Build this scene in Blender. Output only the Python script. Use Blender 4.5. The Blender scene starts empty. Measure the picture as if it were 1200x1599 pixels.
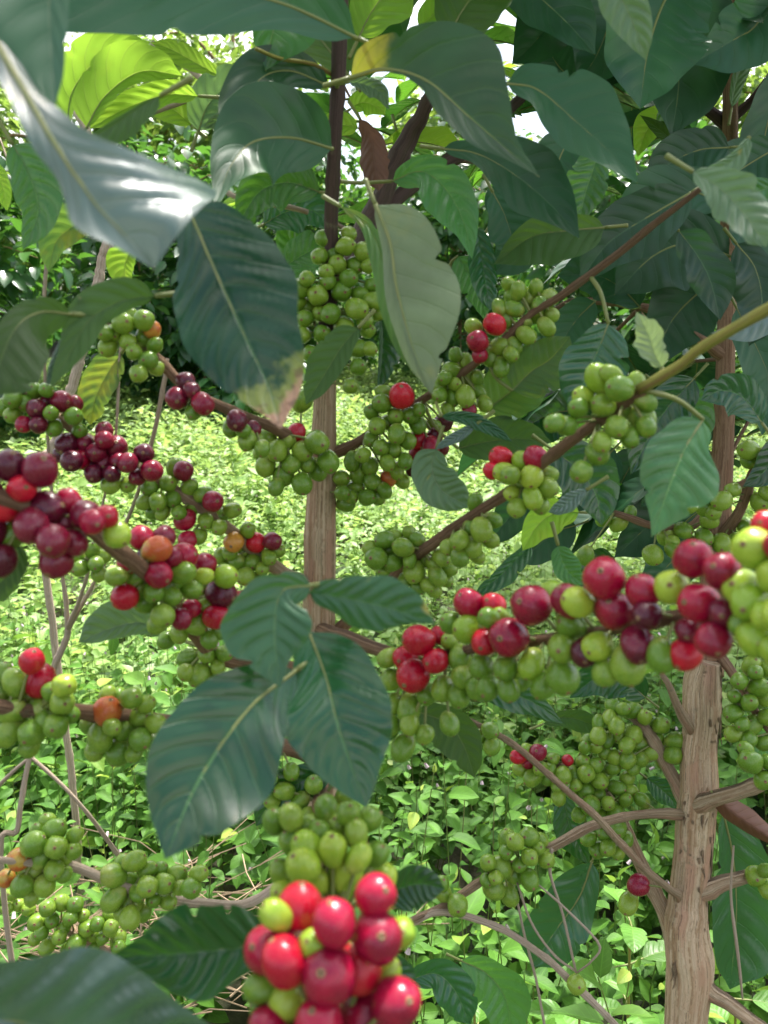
import bpy, math, random
import numpy as np
from mathutils import Vector, Matrix
R_ = math.radians
random.seed(7)
rng = np.random.default_rng(11)
sc = bpy.context.scene
col = sc.collection

# ------------------------------------------------------------------ camera
F = 1250.0                       # focal length in photo pixels (1200 x 1599)
PITCH = R_(13.5)
CAM = Vector((0, 0, 1.30))
cd = bpy.data.cameras.new('camera')
cam = bpy.data.objects.new('camera', cd); col.objects.link(cam)
cam.location = CAM
cam.rotation_euler = (R_(90) - PITCH, 0, 0)
cd.sensor_fit = 'VERTICAL'; cd.sensor_height = 36; cd.sensor_width = 27
cd.lens = F / 1599 * 36
cd.clip_start = 0.02; cd.clip_end = 500
cd.dof.use_dof = True
cd.dof.focus_distance = 0.95
cd.dof.aperture_fstop = cd.lens / 2.3
sc.camera = cam

# ------------------------------------------------------------------ light
SUN_EL, SUN_AZ = 62, 22          # degrees; azimuth from +Y towards +X (ahead of the camera, a little right)
w = bpy.data.worlds.new('World'); sc.world = w; w.use_nodes = True
nt = w.node_tree
bg = nt.nodes['Background']
sky = nt.nodes.new('ShaderNodeTexSky'); sky.sky_type = 'NISHITA'; sky.sun_disc = False
sky.sun_elevation = R_(SUN_EL); sky.sun_rotation = R_(SUN_AZ)
sky.air_density = 1.0; sky.dust_density = 4.0; sky.ozone_density = 1.0
# broken cloud: brighter, whiter patches of sky fixed by direction
gtc = nt.nodes.new('ShaderNodeTexCoord'); cn = nt.nodes.new('ShaderNodeTexNoise'); cn.inputs['Scale'].default_value = 2.1; cn.inputs['Detail'].default_value = 7
nt.links.new(gtc.outputs['Generated'], cn.inputs['Vector'])
cr_ = nt.nodes.new('ShaderNodeMapRange'); cr_.interpolation_type = 'SMOOTHSTEP'; cr_.inputs[1].default_value = .44; cr_.inputs[2].default_value = .56
nt.links.new(cn.outputs[0], cr_.inputs[0])
lum = nt.nodes.new('ShaderNodeRGBToBW'); nt.links.new(sky.outputs[0], lum.inputs[0])
mul = nt.nodes.new('ShaderNodeMath'); mul.operation = 'MULTIPLY_ADD'; mul.inputs[1].default_value = 1.5; mul.inputs[2].default_value = .8; nt.links.new(lum.outputs[0], mul.inputs[0])
cmx = nt.nodes.new('ShaderNodeMix'); cmx.data_type = 'RGBA'
nt.links.new(cr_.outputs[0], cmx.inputs[0]); nt.links.new(sky.outputs[0], cmx.inputs[6]); nt.links.new(mul.outputs[0], cmx.inputs[7])
nt.links.new(cmx.outputs[2], bg.inputs[0]); bg.inputs[1].default_value = 0.15
sd = bpy.data.lights.new('sun', 'SUN'); sd.energy = 4.6; sd.angle = R_(5); sd.color = (1, 0.96, 0.88)
so = bpy.data.objects.new('sun', sd); col.objects.link(so)
sdir = Vector((math.sin(R_(SUN_AZ)) * math.cos(R_(SUN_EL)), math.cos(R_(SUN_AZ)) * math.cos(R_(SUN_EL)), math.sin(R_(SUN_EL))))
so.rotation_euler = sdir.to_track_quat('Z', 'Y').to_euler(); so.location = (0, 0, 12)
sc.view_settings.view_transform = 'Standard'; sc.view_settings.look = 'None'
sc.view_settings.exposure = 1.27; sc.view_settings.gamma = 1
sc.render.engine = 'CYCLES'
sc.cycles.max_bounces = 8; sc.cycles.transparent_max_bounces = 8
sc.cycles.use_denoising = True

RIGHT = Vector((1, 0, 0))
FWD = Vector((0, math.cos(PITCH), -math.sin(PITCH)))
UP = Vector((0, math.sin(PITCH), math.cos(PITCH)))
def P(x, y, d):
    """point seen at photo pixel (x, y) at d metres in front of the camera"""
    return CAM + FWD * d + RIGHT * ((x - 600) / F * d) + UP * ((799.5 - y) / F * d)

# ------------------------------------------------------------------ helpers
def tag(o, label=None, cat=None, group=None, kind=None):
    if label: o['label'] = label
    if cat: o['category'] = cat
    if group: o['group'] = group
    if kind: o['kind'] = kind
    return o
def empty(name, loc, label, cat, group=None):
    o = bpy.data.objects.new(name, None); col.objects.link(o); o.location = loc
    o.empty_display_size = 0.1
    return tag(o, label, cat, group)
def link_mesh(name, me, mats, parent=None, loc=None, rel=None):
    o = bpy.data.objects.new(name, me); col.objects.link(o)
    for m in (mats if isinstance(mats, (list, tuple)) else [mats]): me.materials.append(m)
    if parent: o.parent = parent
    if loc is not None: o.location = loc
    return o
def make_obj(name, verts, faces, mats, parent=None, origin=None, uvs=None, midx=None, smooth=True, world_parent=Vector((0, 0, 0))):
    """verts in world space; origin = world origin for the object"""
    origin = Vector(origin) if origin is not None else Vector((0, 0, 0))
    V = np.asarray(verts, dtype=np.float64) - np.array(origin)
    me = bpy.data.meshes.new(name)
    me.from_pydata(V.tolist(), [], faces)
    if uvs is not None:
        ul = me.uv_layers.new(name='UVMap')
        li = np.empty(len(me.loops), dtype=np.int32); me.loops.foreach_get('vertex_index', li)
        ul.data.foreach_set('uv', np.asarray(uvs, dtype=np.float32)[li].ravel())
    if smooth: me.polygons.foreach_set('use_smooth', [True] * len(me.polygons))
    if midx is not None: me.polygons.foreach_set('material_index', midx)
    me.update()
    return link_mesh(name, me, mats, parent, origin - world_parent)

def cr(pts, n):
    """Catmull-Rom through rows of pts -> n samples"""
    pts = np.asarray(pts, dtype=float)
    if len(pts) == 2: return pts[0] + (pts[1] - pts[0]) * np.linspace(0, 1, n)[:, None]
    ext = np.vstack([2 * pts[0] - pts[1], pts, 2 * pts[-1] - pts[-2]])
    k = len(pts) - 1
    out = []
    for t in np.linspace(0, k, n):
        i = min(int(t), k - 1); f = t - i
        p0, p1, p2, p3 = ext[i], ext[i + 1], ext[i + 2], ext[i + 3]
        out.append(0.5 * ((2 * p1) + (-p0 + p2) * f + (2 * p0 - 5 * p1 + 4 * p2 - p3) * f * f + (-p0 + 3 * p1 - 3 * p2 + p3) * f ** 3))
    return np.array(out)

def tube_data(C, rad, seg=12, rough=0.0, seed=0, ridges=0, cap=True):
    """swept tube; C (n,3), rad (n,) -> verts, faces, uvs"""
    r2 = np.random.default_rng(seed)
    n = len(C); T = np.gradient(C, axis=0); T /= np.linalg.norm(T, axis=1)[:, None] + 1e-12
    ref = np.array([0.13, 1, 0.21]) if abs(T[0][1]) < 0.9 else np.array([1, 0.1, 0.2])
    V = []; U = []
    L = np.concatenate([[0], np.cumsum(np.linalg.norm(np.diff(C, axis=0), axis=1))])
    ph = r2.uniform(0, 6.28, 8); fr = r2.uniform(40, 160, 8)
    for i in range(n):
        a = np.cross(T[i], ref); a /= np.linalg.norm(a); b = np.cross(T[i], a)
        for j in range(seg):
            th = 2 * math.pi * j / seg
            k = 1.0
            if rough:
                k += rough * (0.5 * math.sin(3 * th + ph[0] + L[i] * 5) + 0.45 * math.sin(7 * th + ph[1] + math.sin(L[i] * 17) * .5) * (.6 + .4 * math.sin(L[i] * 23 + ph[4]))
                              + 0.35 * math.sin(13 * th + ph[2] + math.sin(L[i] * 31) * .4) + 0.5 * math.sin(L[i] * fr[3] * .3 + ph[3] + th) + .25 * math.sin(19 * th + ph[5] + 1.5 * math.sin(L[i] * 14 + ph[6])))
            V.append(C[i] + (a * math.cos(th) + b * math.sin(th)) * rad[i] * k)
            U.append((j / seg, L[i]))
    Fc = []
    for i in range(n - 1):
        for j in range(seg):
            Fc.append((i * seg + j, i * seg + (j + 1) % seg, (i + 1) * seg + (j + 1) % seg, (i + 1) * seg + j))
    if cap:
        V.append(C[0]); U.append((0, 0)); V.append(C[-1]); U.append((0, L[-1]))
        a, b = n * seg, n * seg + 1
        for j in range(seg):
            Fc.append((a, (j + 1) % seg, j)); Fc.append((b, (n - 1) * seg + j, (n - 1) * seg + (j + 1) % seg))
    return V, Fc, U

class Geo:
    def __init__(s): s.v = []; s.f = []; s.u = []; s.m = []
    def add(s, V, Fc, U=None, mi=0):
        k = len(s.v); s.v.extend([tuple(p) for p in V]); s.f.extend([tuple(i + k for i in f) for f in Fc])
        s.u.extend([tuple(q) for q in U] if U is not None else [(0, 0)] * len(V)); s.m.extend([mi] * len(Fc))
    def build(s, name, mats, parent=None, origin=None, wp=Vector((0, 0, 0))):
        return make_obj(name, s.v, s.f, mats, parent, origin, s.u, s.m, world_parent=wp)

# ------------------------------------------------------------------ materials
def newmat(name):
    m = bpy.data.materials.new(name); m.use_nodes = True
    n = m.node_tree.nodes; n.clear()
    return m, n, m.node_tree.links
def M_(n, l, op, a, b=None, clamp=False):
    x = n.new('ShaderNodeMath'); x.operation = op; x.use_clamp = clamp
    for i, q in enumerate((a, b)):
        if q is None: continue
        if isinstance(q, (int, float)): x.inputs[i].default_value = q
        else: l.new(q, x.inputs[i])
    return x.outputs[0]
def MR(n, l, v, a, b, c=0., d=1., smooth=True):
    x = n.new('ShaderNodeMapRange'); x.interpolation_type = 'SMOOTHSTEP' if smooth else 'LINEAR'
    l.new(v, x.inputs[0])
    for i, q in enumerate((a, b, c, d)): x.inputs[i + 1].default_value = q
    return x.outputs[0]
def MIX(n, l, fac, a, b):
    x = n.new('ShaderNodeMix'); x.data_type = 'RGBA'
    if isinstance(fac, (int, float)): x.inputs[0].default_value = fac
    else: l.new(fac, x.inputs[0])
    for i, q in ((6, a), (7, b)):
        if isinstance(q, tuple): x.inputs[i].default_value = (q + (1,))[:4]
        else: l.new(q, x.inputs[i])
    return x.outputs[2]
def NOISE(n, l, vec, scale, detail=3, rough=.55):
    x = n.new('ShaderNodeTexNoise'); x.inputs['Scale'].default_value = scale; x.inputs['Detail'].default_value = detail
    x.inputs['Roughness'].default_value = rough
    if vec is not None: l.new(vec, x.inputs['Vector'])
    return x.outputs[0]
def RAND(n):
    return n.new('ShaderNodeObjectInfo').outputs['Random']

NV = 8.0; KV = 1.6     # side veins per leaf, their slant
def leaf_mat(name, base, vein, trans, rough=.38, tw=.3, spec=.5, patch=None, tipc=None, spots=0.0, bump=.5, coat=0.0, basep=None):
    m, n, l = newmat(name)
    out = n.new('ShaderNodeOutputMaterial')
    uv = n.new('ShaderNodeUVMap'); sp = n.new('ShaderNodeSeparateXYZ'); l.new(uv.outputs[0], sp.inputs[0])
    a = M_(n, l, 'ABSOLUTE', M_(n, l, 'MULTIPLY_ADD', sp.outputs[0], 2.0)); a.node.inputs[2].default_value = 0
    # |2u-1|
    x = n.new('ShaderNodeMath'); x.operation = 'MULTIPLY_ADD'; l.new(sp.outputs[0], x.inputs[0]); x.inputs[1].default_value = 2; x.inputs[2].default_value = -1
    a = M_(n, l, 'ABSOLUTE', x.outputs[0]); v = sp.outputs[1]
    tc = n.new('ShaderNodeTexCoord'); oc = tc.outputs['Object']
    wob = NOISE(n, l, oc, 60, 2)
    aa = M_(n, l, 'POWER', a, 1.25)
    ph = M_(n, l, 'SUBTRACT', M_(n, l, 'MULTIPLY', v, NV), M_(n, l, 'MULTIPLY', aa, KV))
    ph = M_(n, l, 'ADD', ph, M_(n, l, 'MULTIPLY', wob, .25))
    ph = M_(n, l, 'ADD', ph, M_(n, l, 'MULTIPLY', M_(n, l, 'GREATER_THAN', sp.outputs[0], .5), .35))
    fr = M_(n, l, 'FRACT', M_(n, l, 'ADD', ph, 10))
    tri = M_(n, l, 'MINIMUM', fr, M_(n, l, 'SUBTRACT', 1.0, fr))
    side = MR(n, l, tri, .075, .0)
    mid = MR(n, l, a, .036, .010)
    nz = NOISE(n, l, oc, 26, 4)
    nz2 = NOISE(n, l, oc, 220, 2)
    rn = RAND(n)
    lo = tuple(c * .62 for c in base); hi = tuple(min(1, c * 1.42) for c in base)
    c = MIX(n, l, MR(n, l, M_(n, l, 'ADD', M_(n, l, 'MULTIPLY', nz, .7), M_(n, l, 'MULTIPLY', rn, .5)), .3, .85), lo, hi)
    if patch:
        pn = NOISE(n, l, oc, 17, 4, .65)
        c = MIX(n, l, MR(n, l, pn, .52, .66, 0, .85), c, patch)
    if tipc:
        tn = M_(n, l, 'ADD', v, M_(n, l, 'MULTIPLY', M_(n, l, 'SUBTRACT', NOISE(n, l, oc, 24, 5, .7), .5), .55))
        tn = M_(n, l, 'ADD', tn, M_(n, l, 'MULTIPLY', a, .06))
        c = MIX(n, l, MR(n, l, tn, .78, .86), c, tipc[0])
        c = MIX(n, l, MR(n, l, tn, .88, .93), c, tipc[1])
        c = MIX(n, l, MR(n, l, M_(n, l, 'MULTIPLY', nz2, MR(n, l, tn, .7, .9)), .5, .62, 0, .6), c, (.09, .04, .02))
    if basep:
        bn = M_(n, l, 'ADD', v, M_(n, l, 'MULTIPLY', M_(n, l, 'SUBTRACT', NOISE(n, l, oc, 30, 4, .65), .5), .35))
        c = MIX(n, l, MR(n, l, bn, .24, .13), c, basep)
    c = MIX(n, l, M_(n, l, 'MULTIPLY', side, .22), c, vein)
    c = MIX(n, l, M_(n, l, 'MULTIPLY', mid, .85), c, vein)
    if spots:
        vo = n.new('ShaderNodeTexVoronoi'); vo.inputs['Scale'].default_value = 48; l.new(oc, vo.inputs['Vector'])
        gate = MR(n, l, NOISE(n, l, oc, 30, 1), .62 - spots, .66 - spots)
        s1 = M_(n, l, 'MULTIPLY', MR(n, l, vo.outputs['Distance'], .22, .12), gate)
        s2 = M_(n, l, 'MULTIPLY', MR(n, l, vo.outputs['Distance'], .12, .07), gate)
        c = MIX(n, l, s1, c, (.42, .34, .06)); c = MIX(n, l, s2, c, (.13, .06, .03))
    pb = n.new('ShaderNodeBsdfPrincipled'); l.new(c, pb.inputs['Base Color'])
    l.new(MR(n, l, nz, .3, .75, rough - .07, rough + .12), pb.inputs['Roughness'])
    pb.inputs['Specular IOR Level'].default_value = spec
    pb.inputs['Coat Weight'].default_value = coat; pb.inputs['Coat Roughness'].default_value = .25
    h = M_(n, l, 'MULTIPLY', side, -.6)
    h = M_(n, l, 'ADD', h, M_(n, l, 'MULTIPLY', nz2, .22))
    h = M_(n, l, 'ADD', h, M_(n, l, 'MULTIPLY', mid, -1.0))
    bp = n.new('ShaderNodeBump'); bp.inputs['Strength'].default_value = bump; bp.inputs['Distance'].default_value = .0006
    l.new(h, bp.inputs['Height']); l.new(bp.outputs[0], pb.inputs['Normal'])
    tb = n.new('ShaderNodeBsdfTranslucent')
    tcol = MIX(n, l, M_(n, l, 'ADD', M_(n, l, 'MULTIPLY', side, .45), M_(n, l, 'MULTIPLY', nz, .25)), trans, tuple(q * .55 for q in trans))
    if tipc or patch or basep: tcol = MIX(n, l, .5, tcol, c)
    l.new(tcol, tb.inputs[0]); l.new(bp.outputs[0], tb.inputs['Normal'])
    mx = n.new('ShaderNodeMixShader'); mx.inputs[0].default_value = tw
    l.new(pb.outputs[0], mx.inputs[1]); l.new(tb.outputs[0], mx.inputs[2]); l.new(mx.outputs[0], out.inputs[0])
    return m

LM = {
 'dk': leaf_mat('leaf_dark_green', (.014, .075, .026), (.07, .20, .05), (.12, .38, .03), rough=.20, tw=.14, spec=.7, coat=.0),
 'md': leaf_mat('leaf_mid_green', (.045, .15, .045), (.14, .30, .08), (.22, .55, .04), rough=.26, tw=.26, spec=.55),
 'un': leaf_mat('leaf_underside', (.04, .085, .025), (.14, .20, .06), (.15, .32, .03), rough=.5, tw=.3, spec=.35),
 'lt': leaf_mat('leaf_young_bright', (.20, .38, .04), (.45, .55, .15), (.55, .85, .06), rough=.4, tw=.6, patch=(.32, .42, .04)),
 'si': leaf_mat('leaf_sky_sheen_painted', (.12, .195, .165), (.24, .32, .27), (.22, .45, .25), rough=.30, tw=.18, spec=.7, coat=.6),  # pale base is painted sky sheen; the coat adds true gloss
 'gr': leaf_mat('leaf_grey_green', (.09, .16, .085), (.20, .27, .14), (.25, .45, .10), rough=.42, tw=.3, spec=.6, spots=.06),
 'yl': leaf_mat('leaf_yellow_mottled', (.06, .16, .04), (.24, .30, .06), (.4, .6, .05), rough=.4, tw=.45, patch=(.42, .34, .03), spots=.05),
 'tp': leaf_mat('leaf_brown_tip', (.010, .055, .024), (.045, .14, .04), (.14, .34, .03), rough=.25, tw=.10, spec=.45, tipc=((.20, .24, .05), (.42, .24, .15)), spots=.03),
 'sp': leaf_mat('leaf_spotted', (.024, .09, .036), (.09, .2, .07), (.15, .4, .03), rough=.36, tw=.16, spec=.6, spots=.08),
 'bw': leaf_mat('leaf_broad_weed', (.10, .24, .035), (.22, .36, .08), (.40, .70, .06), rough=.45, tw=.35, spec=.4),
 'ds': leaf_mat('leaf_matte_shade_painted', (.022, .082, .034), (.06, .14, .06), (.07, .24, .05), rough=.40, tw=.12, spec=.4, bump=.3),  # shade of backlit leaves painted in as a dim, barely translucent green
 'yb': leaf_mat('leaf_yellow_base', (.028, .095, .035), (.10, .22, .05), (.18, .42, .04), rough=.38, tw=.25, basep=(.50, .40, .03)),
 'gg': leaf_mat('leaf_grey_gloss', (.045, .105, .070), (.09, .17, .10), (.12, .30, .06), rough=.26, tw=.10, spec=.9, coat=.3),
 'br': leaf_mat('leaf_dead_brown', (.10, .042, .022), (.15, .07, .04), (.2, .07, .03), rough=.6, tw=.12, patch=(.2, .08, .04)),
 'pm': leaf_mat('leaf_pale_mottled', (.22, .30, .16), (.20, .30, .10), (.40, .55, .12), rough=.4, tw=.4, patch=(.30, .30, .10), spec=.7),
}

def cherry_mat(name, c1, c2, c3, rough=.2):
    m, n, l = newmat(name)
    out = n.new('ShaderNodeOutputMaterial'); pb = n.new('ShaderNodeBsdfPrincipled')
    tc = n.new('ShaderNodeTexCoord'); oc = tc.outputs['Object']
    sp = n.new('ShaderNodeSeparateXYZ'); l.new(oc, sp.inputs[0])
    rn = RAND(n)
    off = n.new('ShaderNodeVectorMath'); off.operation = 'ADD'; l.new(oc, off.inputs[0])
    cx = n.new('ShaderNodeCombineXYZ'); l.new(M_(n, l, 'MULTIPLY', rn, 17.), cx.inputs[0]); l.new(M_(n, l, 'MULTIPLY', rn, 5.), cx.inputs[2]); l.new(cx.outputs[0], off.inputs[1])
    nz = NOISE(n, l, off.outputs[0], .9, 3); fine = NOISE(n, l, off.outputs[0], 9, 3)
    f = M_(n, l, 'ADD', M_(n, l, 'MULTIPLY', nz, 1.1), M_(n, l, 'MULTIPLY', M_(n, l, 'SUBTRACT', rn, .5), .7))
    c = MIX(n, l, MR(n, l, f, .3, .8), c1, c2)
    c = MIX(n, l, MR(n, l, M_(n, l, 'ADD', M_(n, l, 'MULTIPLY', sp.outputs[2], -.45), nz), .62, 1.05, 0, .75), c, c3)
    c = MIX(n, l, MR(n, l, NOISE(n, l, off.outputs[0], 3.2, 5, .7), .55, .75, 0, .30), c, tuple(min(1, q * .55 + .03) for q in c1))
    # small pale lenticels
    vo = n.new('ShaderNodeTexVoronoi'); vo.inputs['Scale'].default_value = 5.5; l.new(off.outputs[0], vo.inputs['Vector'])
    c = MIX(n, l, MR(n, l, vo.outputs['Distance'], .09, .04, 0, .35), c, (.5, .45, .3))
    # blossom scar at the outer end
    rr = M_(n, l, 'SQRT', M_(n, l, 'ADD', M_(n, l, 'MULTIPLY', sp.outputs[0], sp.outputs[0]), M_(n, l, 'MULTIPLY', sp.outputs[1], sp.outputs[1])))
    rr = M_(n, l, 'ADD', rr, M_(n, l, 'MULTIPLY', M_(n, l, 'SUBTRACT', fine, .5), .12))
    top = M_(n, l, 'GREATER_THAN', sp.outputs[2], .5)
    c = MIX(n, l, M_(n, l, 'MULTIPLY', MR(n, l, rr, .20, .13), top), c, (.24, .14, .06))
    c = MIX(n, l, M_(n, l, 'MULTIPLY', MR(n, l, rr, .07, .03), top), c, (.05, .03, .02))
    l.new(c, pb.inputs['Base Color'])
    l.new(MR(n, l, fine, .3, .7, rough, rough + .16), pb.inputs['Roughness'])
    pb.inputs['Subsurface Weight'].default_value = .12
    pb.inputs['Subsurface Radius'].default_value = (1, .5, .25); pb.inputs['Subsurface Scale'].default_value = .0025
    bp = n.new('ShaderNodeBump'); bp.inputs['Strength'].default_value = .12; bp.inputs['Distance'].default_value = .0005
    l.new(fine, bp.inputs['Height']); l.new(bp.outputs[0], pb.inputs['Normal'])
    l.new(pb.outputs[0], out.inputs[0])
    return m
CM = {
 'g': cherry_mat('cherry_green', (.125, .245, .022), (.23, .35, .038), (.30, .36, .07)),
 'y': cherry_mat('cherry_yellow_green', (.25, .40, .03), (.38, .50, .05), (.46, .50, .11)),
 'r': cherry_mat('cherry_red', (.40, .004, .024), (.56, .010, .030), (.46, .05, .03)),
 'm': cherry_mat('cherry_crimson', (.22, .004, .028), (.38, .006, .038), (.30, .02, .03)),
 'd': cherry_mat('cherry_maroon', (.085, .005, .020), (.19, .008, .030), (.14, .014, .022)),
 'o': cherry_mat('cherry_orange', (.50, .10, .03), (.55, .26, .04), (.42, .36, .06)),
}

def bark_mat(name, c1, c2, c3, sc_=1.0, bump=1.0):
    m, n, l = newmat(name)
    out = n.new('ShaderNodeOutputMaterial'); pb = n.new('ShaderNodeBsdfPrincipled')
    uv = n.new('ShaderNodeUVMap'); sp = n.new('ShaderNodeSeparateXYZ'); l.new(uv.outputs[0], sp.inputs[0])
    th = M_(n, l, 'MULTIPLY', sp.outputs[0], 2 * math.pi)
    cx = n.new('ShaderNodeCombineXYZ')
    l.new(M_(n, l, 'COSINE', th), cx.inputs[0]); l.new(M_(n, l, 'SINE', th), cx.inputs[1]); tcb = n.new('ShaderNodeTexCoord'); wz = NOISE(n, l, tcb.outputs['Object'], 38, 4, .7)
    l.new(M_(n, l, 'ADD', M_(n, l, 'MULTIPLY', sp.outputs[1], 2.6 * sc_), M_(n, l, 'MULTIPLY', wz, .5)), cx.inputs[2])
    a = NOISE(n, l, cx.outputs[0], 5.0, 6, .7)
    cz = n.new('ShaderNodeCombineXYZ')
    l.new(M_(n, l, 'COSINE', th), cz.inputs[0]); l.new(M_(n, l, 'SINE', th), cz.inputs[1]); l.new(M_(n, l, 'ADD', M_(n, l, 'MULTIPLY', sp.outputs[1], 14.0), wz), cz.inputs[2])
    b = NOISE(n, l, cz.outputs[0], 1.1, 4, .6)
    cw = n.new('ShaderNodeCombineXYZ')
    l.new(M_(n, l, 'COSINE', th), cw.inputs[0]); l.new(M_(n, l, 'SINE', th), cw.inputs[1]); l.new(M_(n, l, 'ADD', M_(n, l, 'MULTIPLY', sp.outputs[1], 2.2), M_(n, l, 'MULTIPLY', wz, .3)), cw.inputs[2])
    fib = NOISE(n, l, cw.outputs[0], 14, 3, .6)
    c = MIX(n, l, MR(n, l, a, .34, .62), c1, c2)
    c = MIX(n, l, MR(n, l, b, .45, .68, 0, .85), c, c3)
    c = MIX(n, l, MR(n, l, fib, .55, .68, 0, .6), c, tuple(q * .35 for q in c1))
    lich = NOISE(n, l, tcb.outputs['Object'], 55, 6, .7)
    c = MIX(n, l, MR(n, l, lich, .60, .70, 0, .5), c, (.20, .20, .12))
    l.new(c, pb.inputs['Base Color']); pb.inputs['Roughness'].default_value = .75
    pb.inputs['Specular IOR Level'].default_value = .25
    h = M_(n, l, 'ADD', a, M_(n, l, 'MULTIPLY', fib, .6))
    h = M_(n, l, 'ADD', h, M_(n, l, 'MULTIPLY', b, .5))
    bp = n.new('ShaderNodeBump'); bp.inputs['Strength'].default_value = .9 * bump; bp.inputs['Distance'].default_value = .003
    l.new(h, bp.inputs['Height']); l.new(bp.outputs[0], pb.inputs['Normal'])
    l.new(pb.outputs[0], out.inputs[0]); return m
BM = {
 'tan': bark_mat('bark_tan', (.42, .26, .14), (.76, .59, .40), (.60, .35, .23), bump=1.5),
 'brown': bark_mat('bark_brown', (.22, .12, .065), (.46, .29, .18), (.34, .19, .11), bump=1.3),
 'dark': bark_mat('bark_dark_stem', (.05, .03, .03), (.11, .07, .06), (.08, .06, .04), bump=.5),
 'green': bark_mat('bark_green_shoot', (.17, .20, .04), (.30, .27, .06), (.22, .12, .05), bump=.4),
 'grey': bark_mat('bark_grey_dry', (.28, .21, .15), (.54, .44, .34), (.42, .31, .23), bump=.6),
}
petm, n, l = newmat('petiole_green')
o_ = n.new('ShaderNodeOutputMaterial'); b_ = n.new('ShaderNodeBsdfPrincipled')
tc = n.new('ShaderNodeTexCoord')
l.new(MIX(n, l, NOISE(n, l, tc.outputs['Object'], 90), (.12, .18, .04), (.26, .25, .08)), b_.inputs[0]); b_.inputs['Roughness'].default_value = .5
l.new(b_.outputs[0], o_.inputs[0])

# ------------------------------------------------------------------ leaf geometry
NL, NW = 72, 9
def profile(t):
    w_ = np.sin(math.pi * np.clip(t, 0, 1) ** .86) ** .72
    tip = np.clip((t - .86) / .14, 0, 1)
    return w_ * (1 - .38 * np.sin(tip * math.pi / 2) ** 1.5)
def wlist(w_, t):
    if isinstance(w_, (int, float)): return w_ * profile(t)
    n_ = len(w_)
    k = np.r_[0, .07, np.linspace(.2, .82, n_), .95, 1]
    full = [0, w_[0] * .62] + list(w_) + [w_[-1] * .28, 0]
    c = cr(np.column_stack([k, full]), 200)
    v = np.interp(t, c[:, 0], c[:, 1])
    # rounded base, pointed tip
    return np.maximum(v, 0) * np.clip(t / .04, 0, 1) ** .5
def leaf_geo(g, mid, sa, nr, wa, wb, fa, fb, corr=.0018, wave=.06, seed=0, curl=0.0):
    """mid (NL,3); sa side-A unit vectors; nr normals (towards the face side); widths in metres; fa, fb = rise per width"""
    r2 = np.random.default_rng(seed)
    t = np.linspace(0, 1, len(mid))
    V = []; U = []
    p1, p2, p3 = r2.uniform(0, 6.28, 3); f1, f2 = r2.uniform(9, 15), r2.uniform(19, 30)
    Wm = max(wa.max(), wb.max())
    bites = [(r2.uniform(.2, .85), r2.uniform(.010, .028), r2.uniform(.12, .34), r2.integers(0, 2)) for _ in range(int(r2.integers(0, 3)))]
    for i in range(len(mid)):
        for j in range(-NW, NW + 1):
            s = abs(j) / NW; A = j < 0
            w_ = (wa if A else wb)[i]; dirv = sa[i] if A else -sa[i]
            f = fa if A else fb
            ph = t[i] * NV - s ** 1.25 * KV + (0 if A else .35)
            puff = abs(math.sin(math.pi * ph)) ** 1.1
            edge = 1 + (wave * (.6 * math.sin(f1 * t[i] + p1 + (0 if A else 2)) + .45 * math.sin(f2 * t[i] + p2 + (1 if A else 0)))) * s ** 3
            for (bt, bw, bd, bs) in bites:
                if bs == int(A): edge *= 1 - bd * math.exp(-((t[i] - bt) / bw) ** 2) * s ** 2
            rise = f * w_ * (s ** 1.35) + wave * 1.6 * Wm * s ** 2 * math.sin(f1 * t[i] + p3 + (0 if A else 1.7)) * min(1, w_ / Wm * 1.3) + curl * w_ * s ** 3
            rise += corr * puff * math.sin(math.pi * min(1, s * .93 + .05)) * min(1, w_ / Wm * 1.4)
            V.append(mid[i] + dirv * (w_ * s * edge) + nr[i] * rise)
            U.append((.5 + .5 * j / NW, t[i]))
    W2 = 2 * NW + 1
    Fc = [(i * W2 + j, i * W2 + j + 1, (i + 1) * W2 + j + 1, (i + 1) * W2 + j) for i in range(len(mid) - 1) for j in range(2 * NW)]
    g.add(V, Fc, U, 0)
    # raised midrib on the back
    rad = .0011 * np.linspace(1, .25, len(mid)) * min(1.6, Wm / .025)
    Vt, Ft, Ut = tube_data(mid - nr * .0005, rad, 5)
    g.add(Vt, Ft, Ut, 1)

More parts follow.
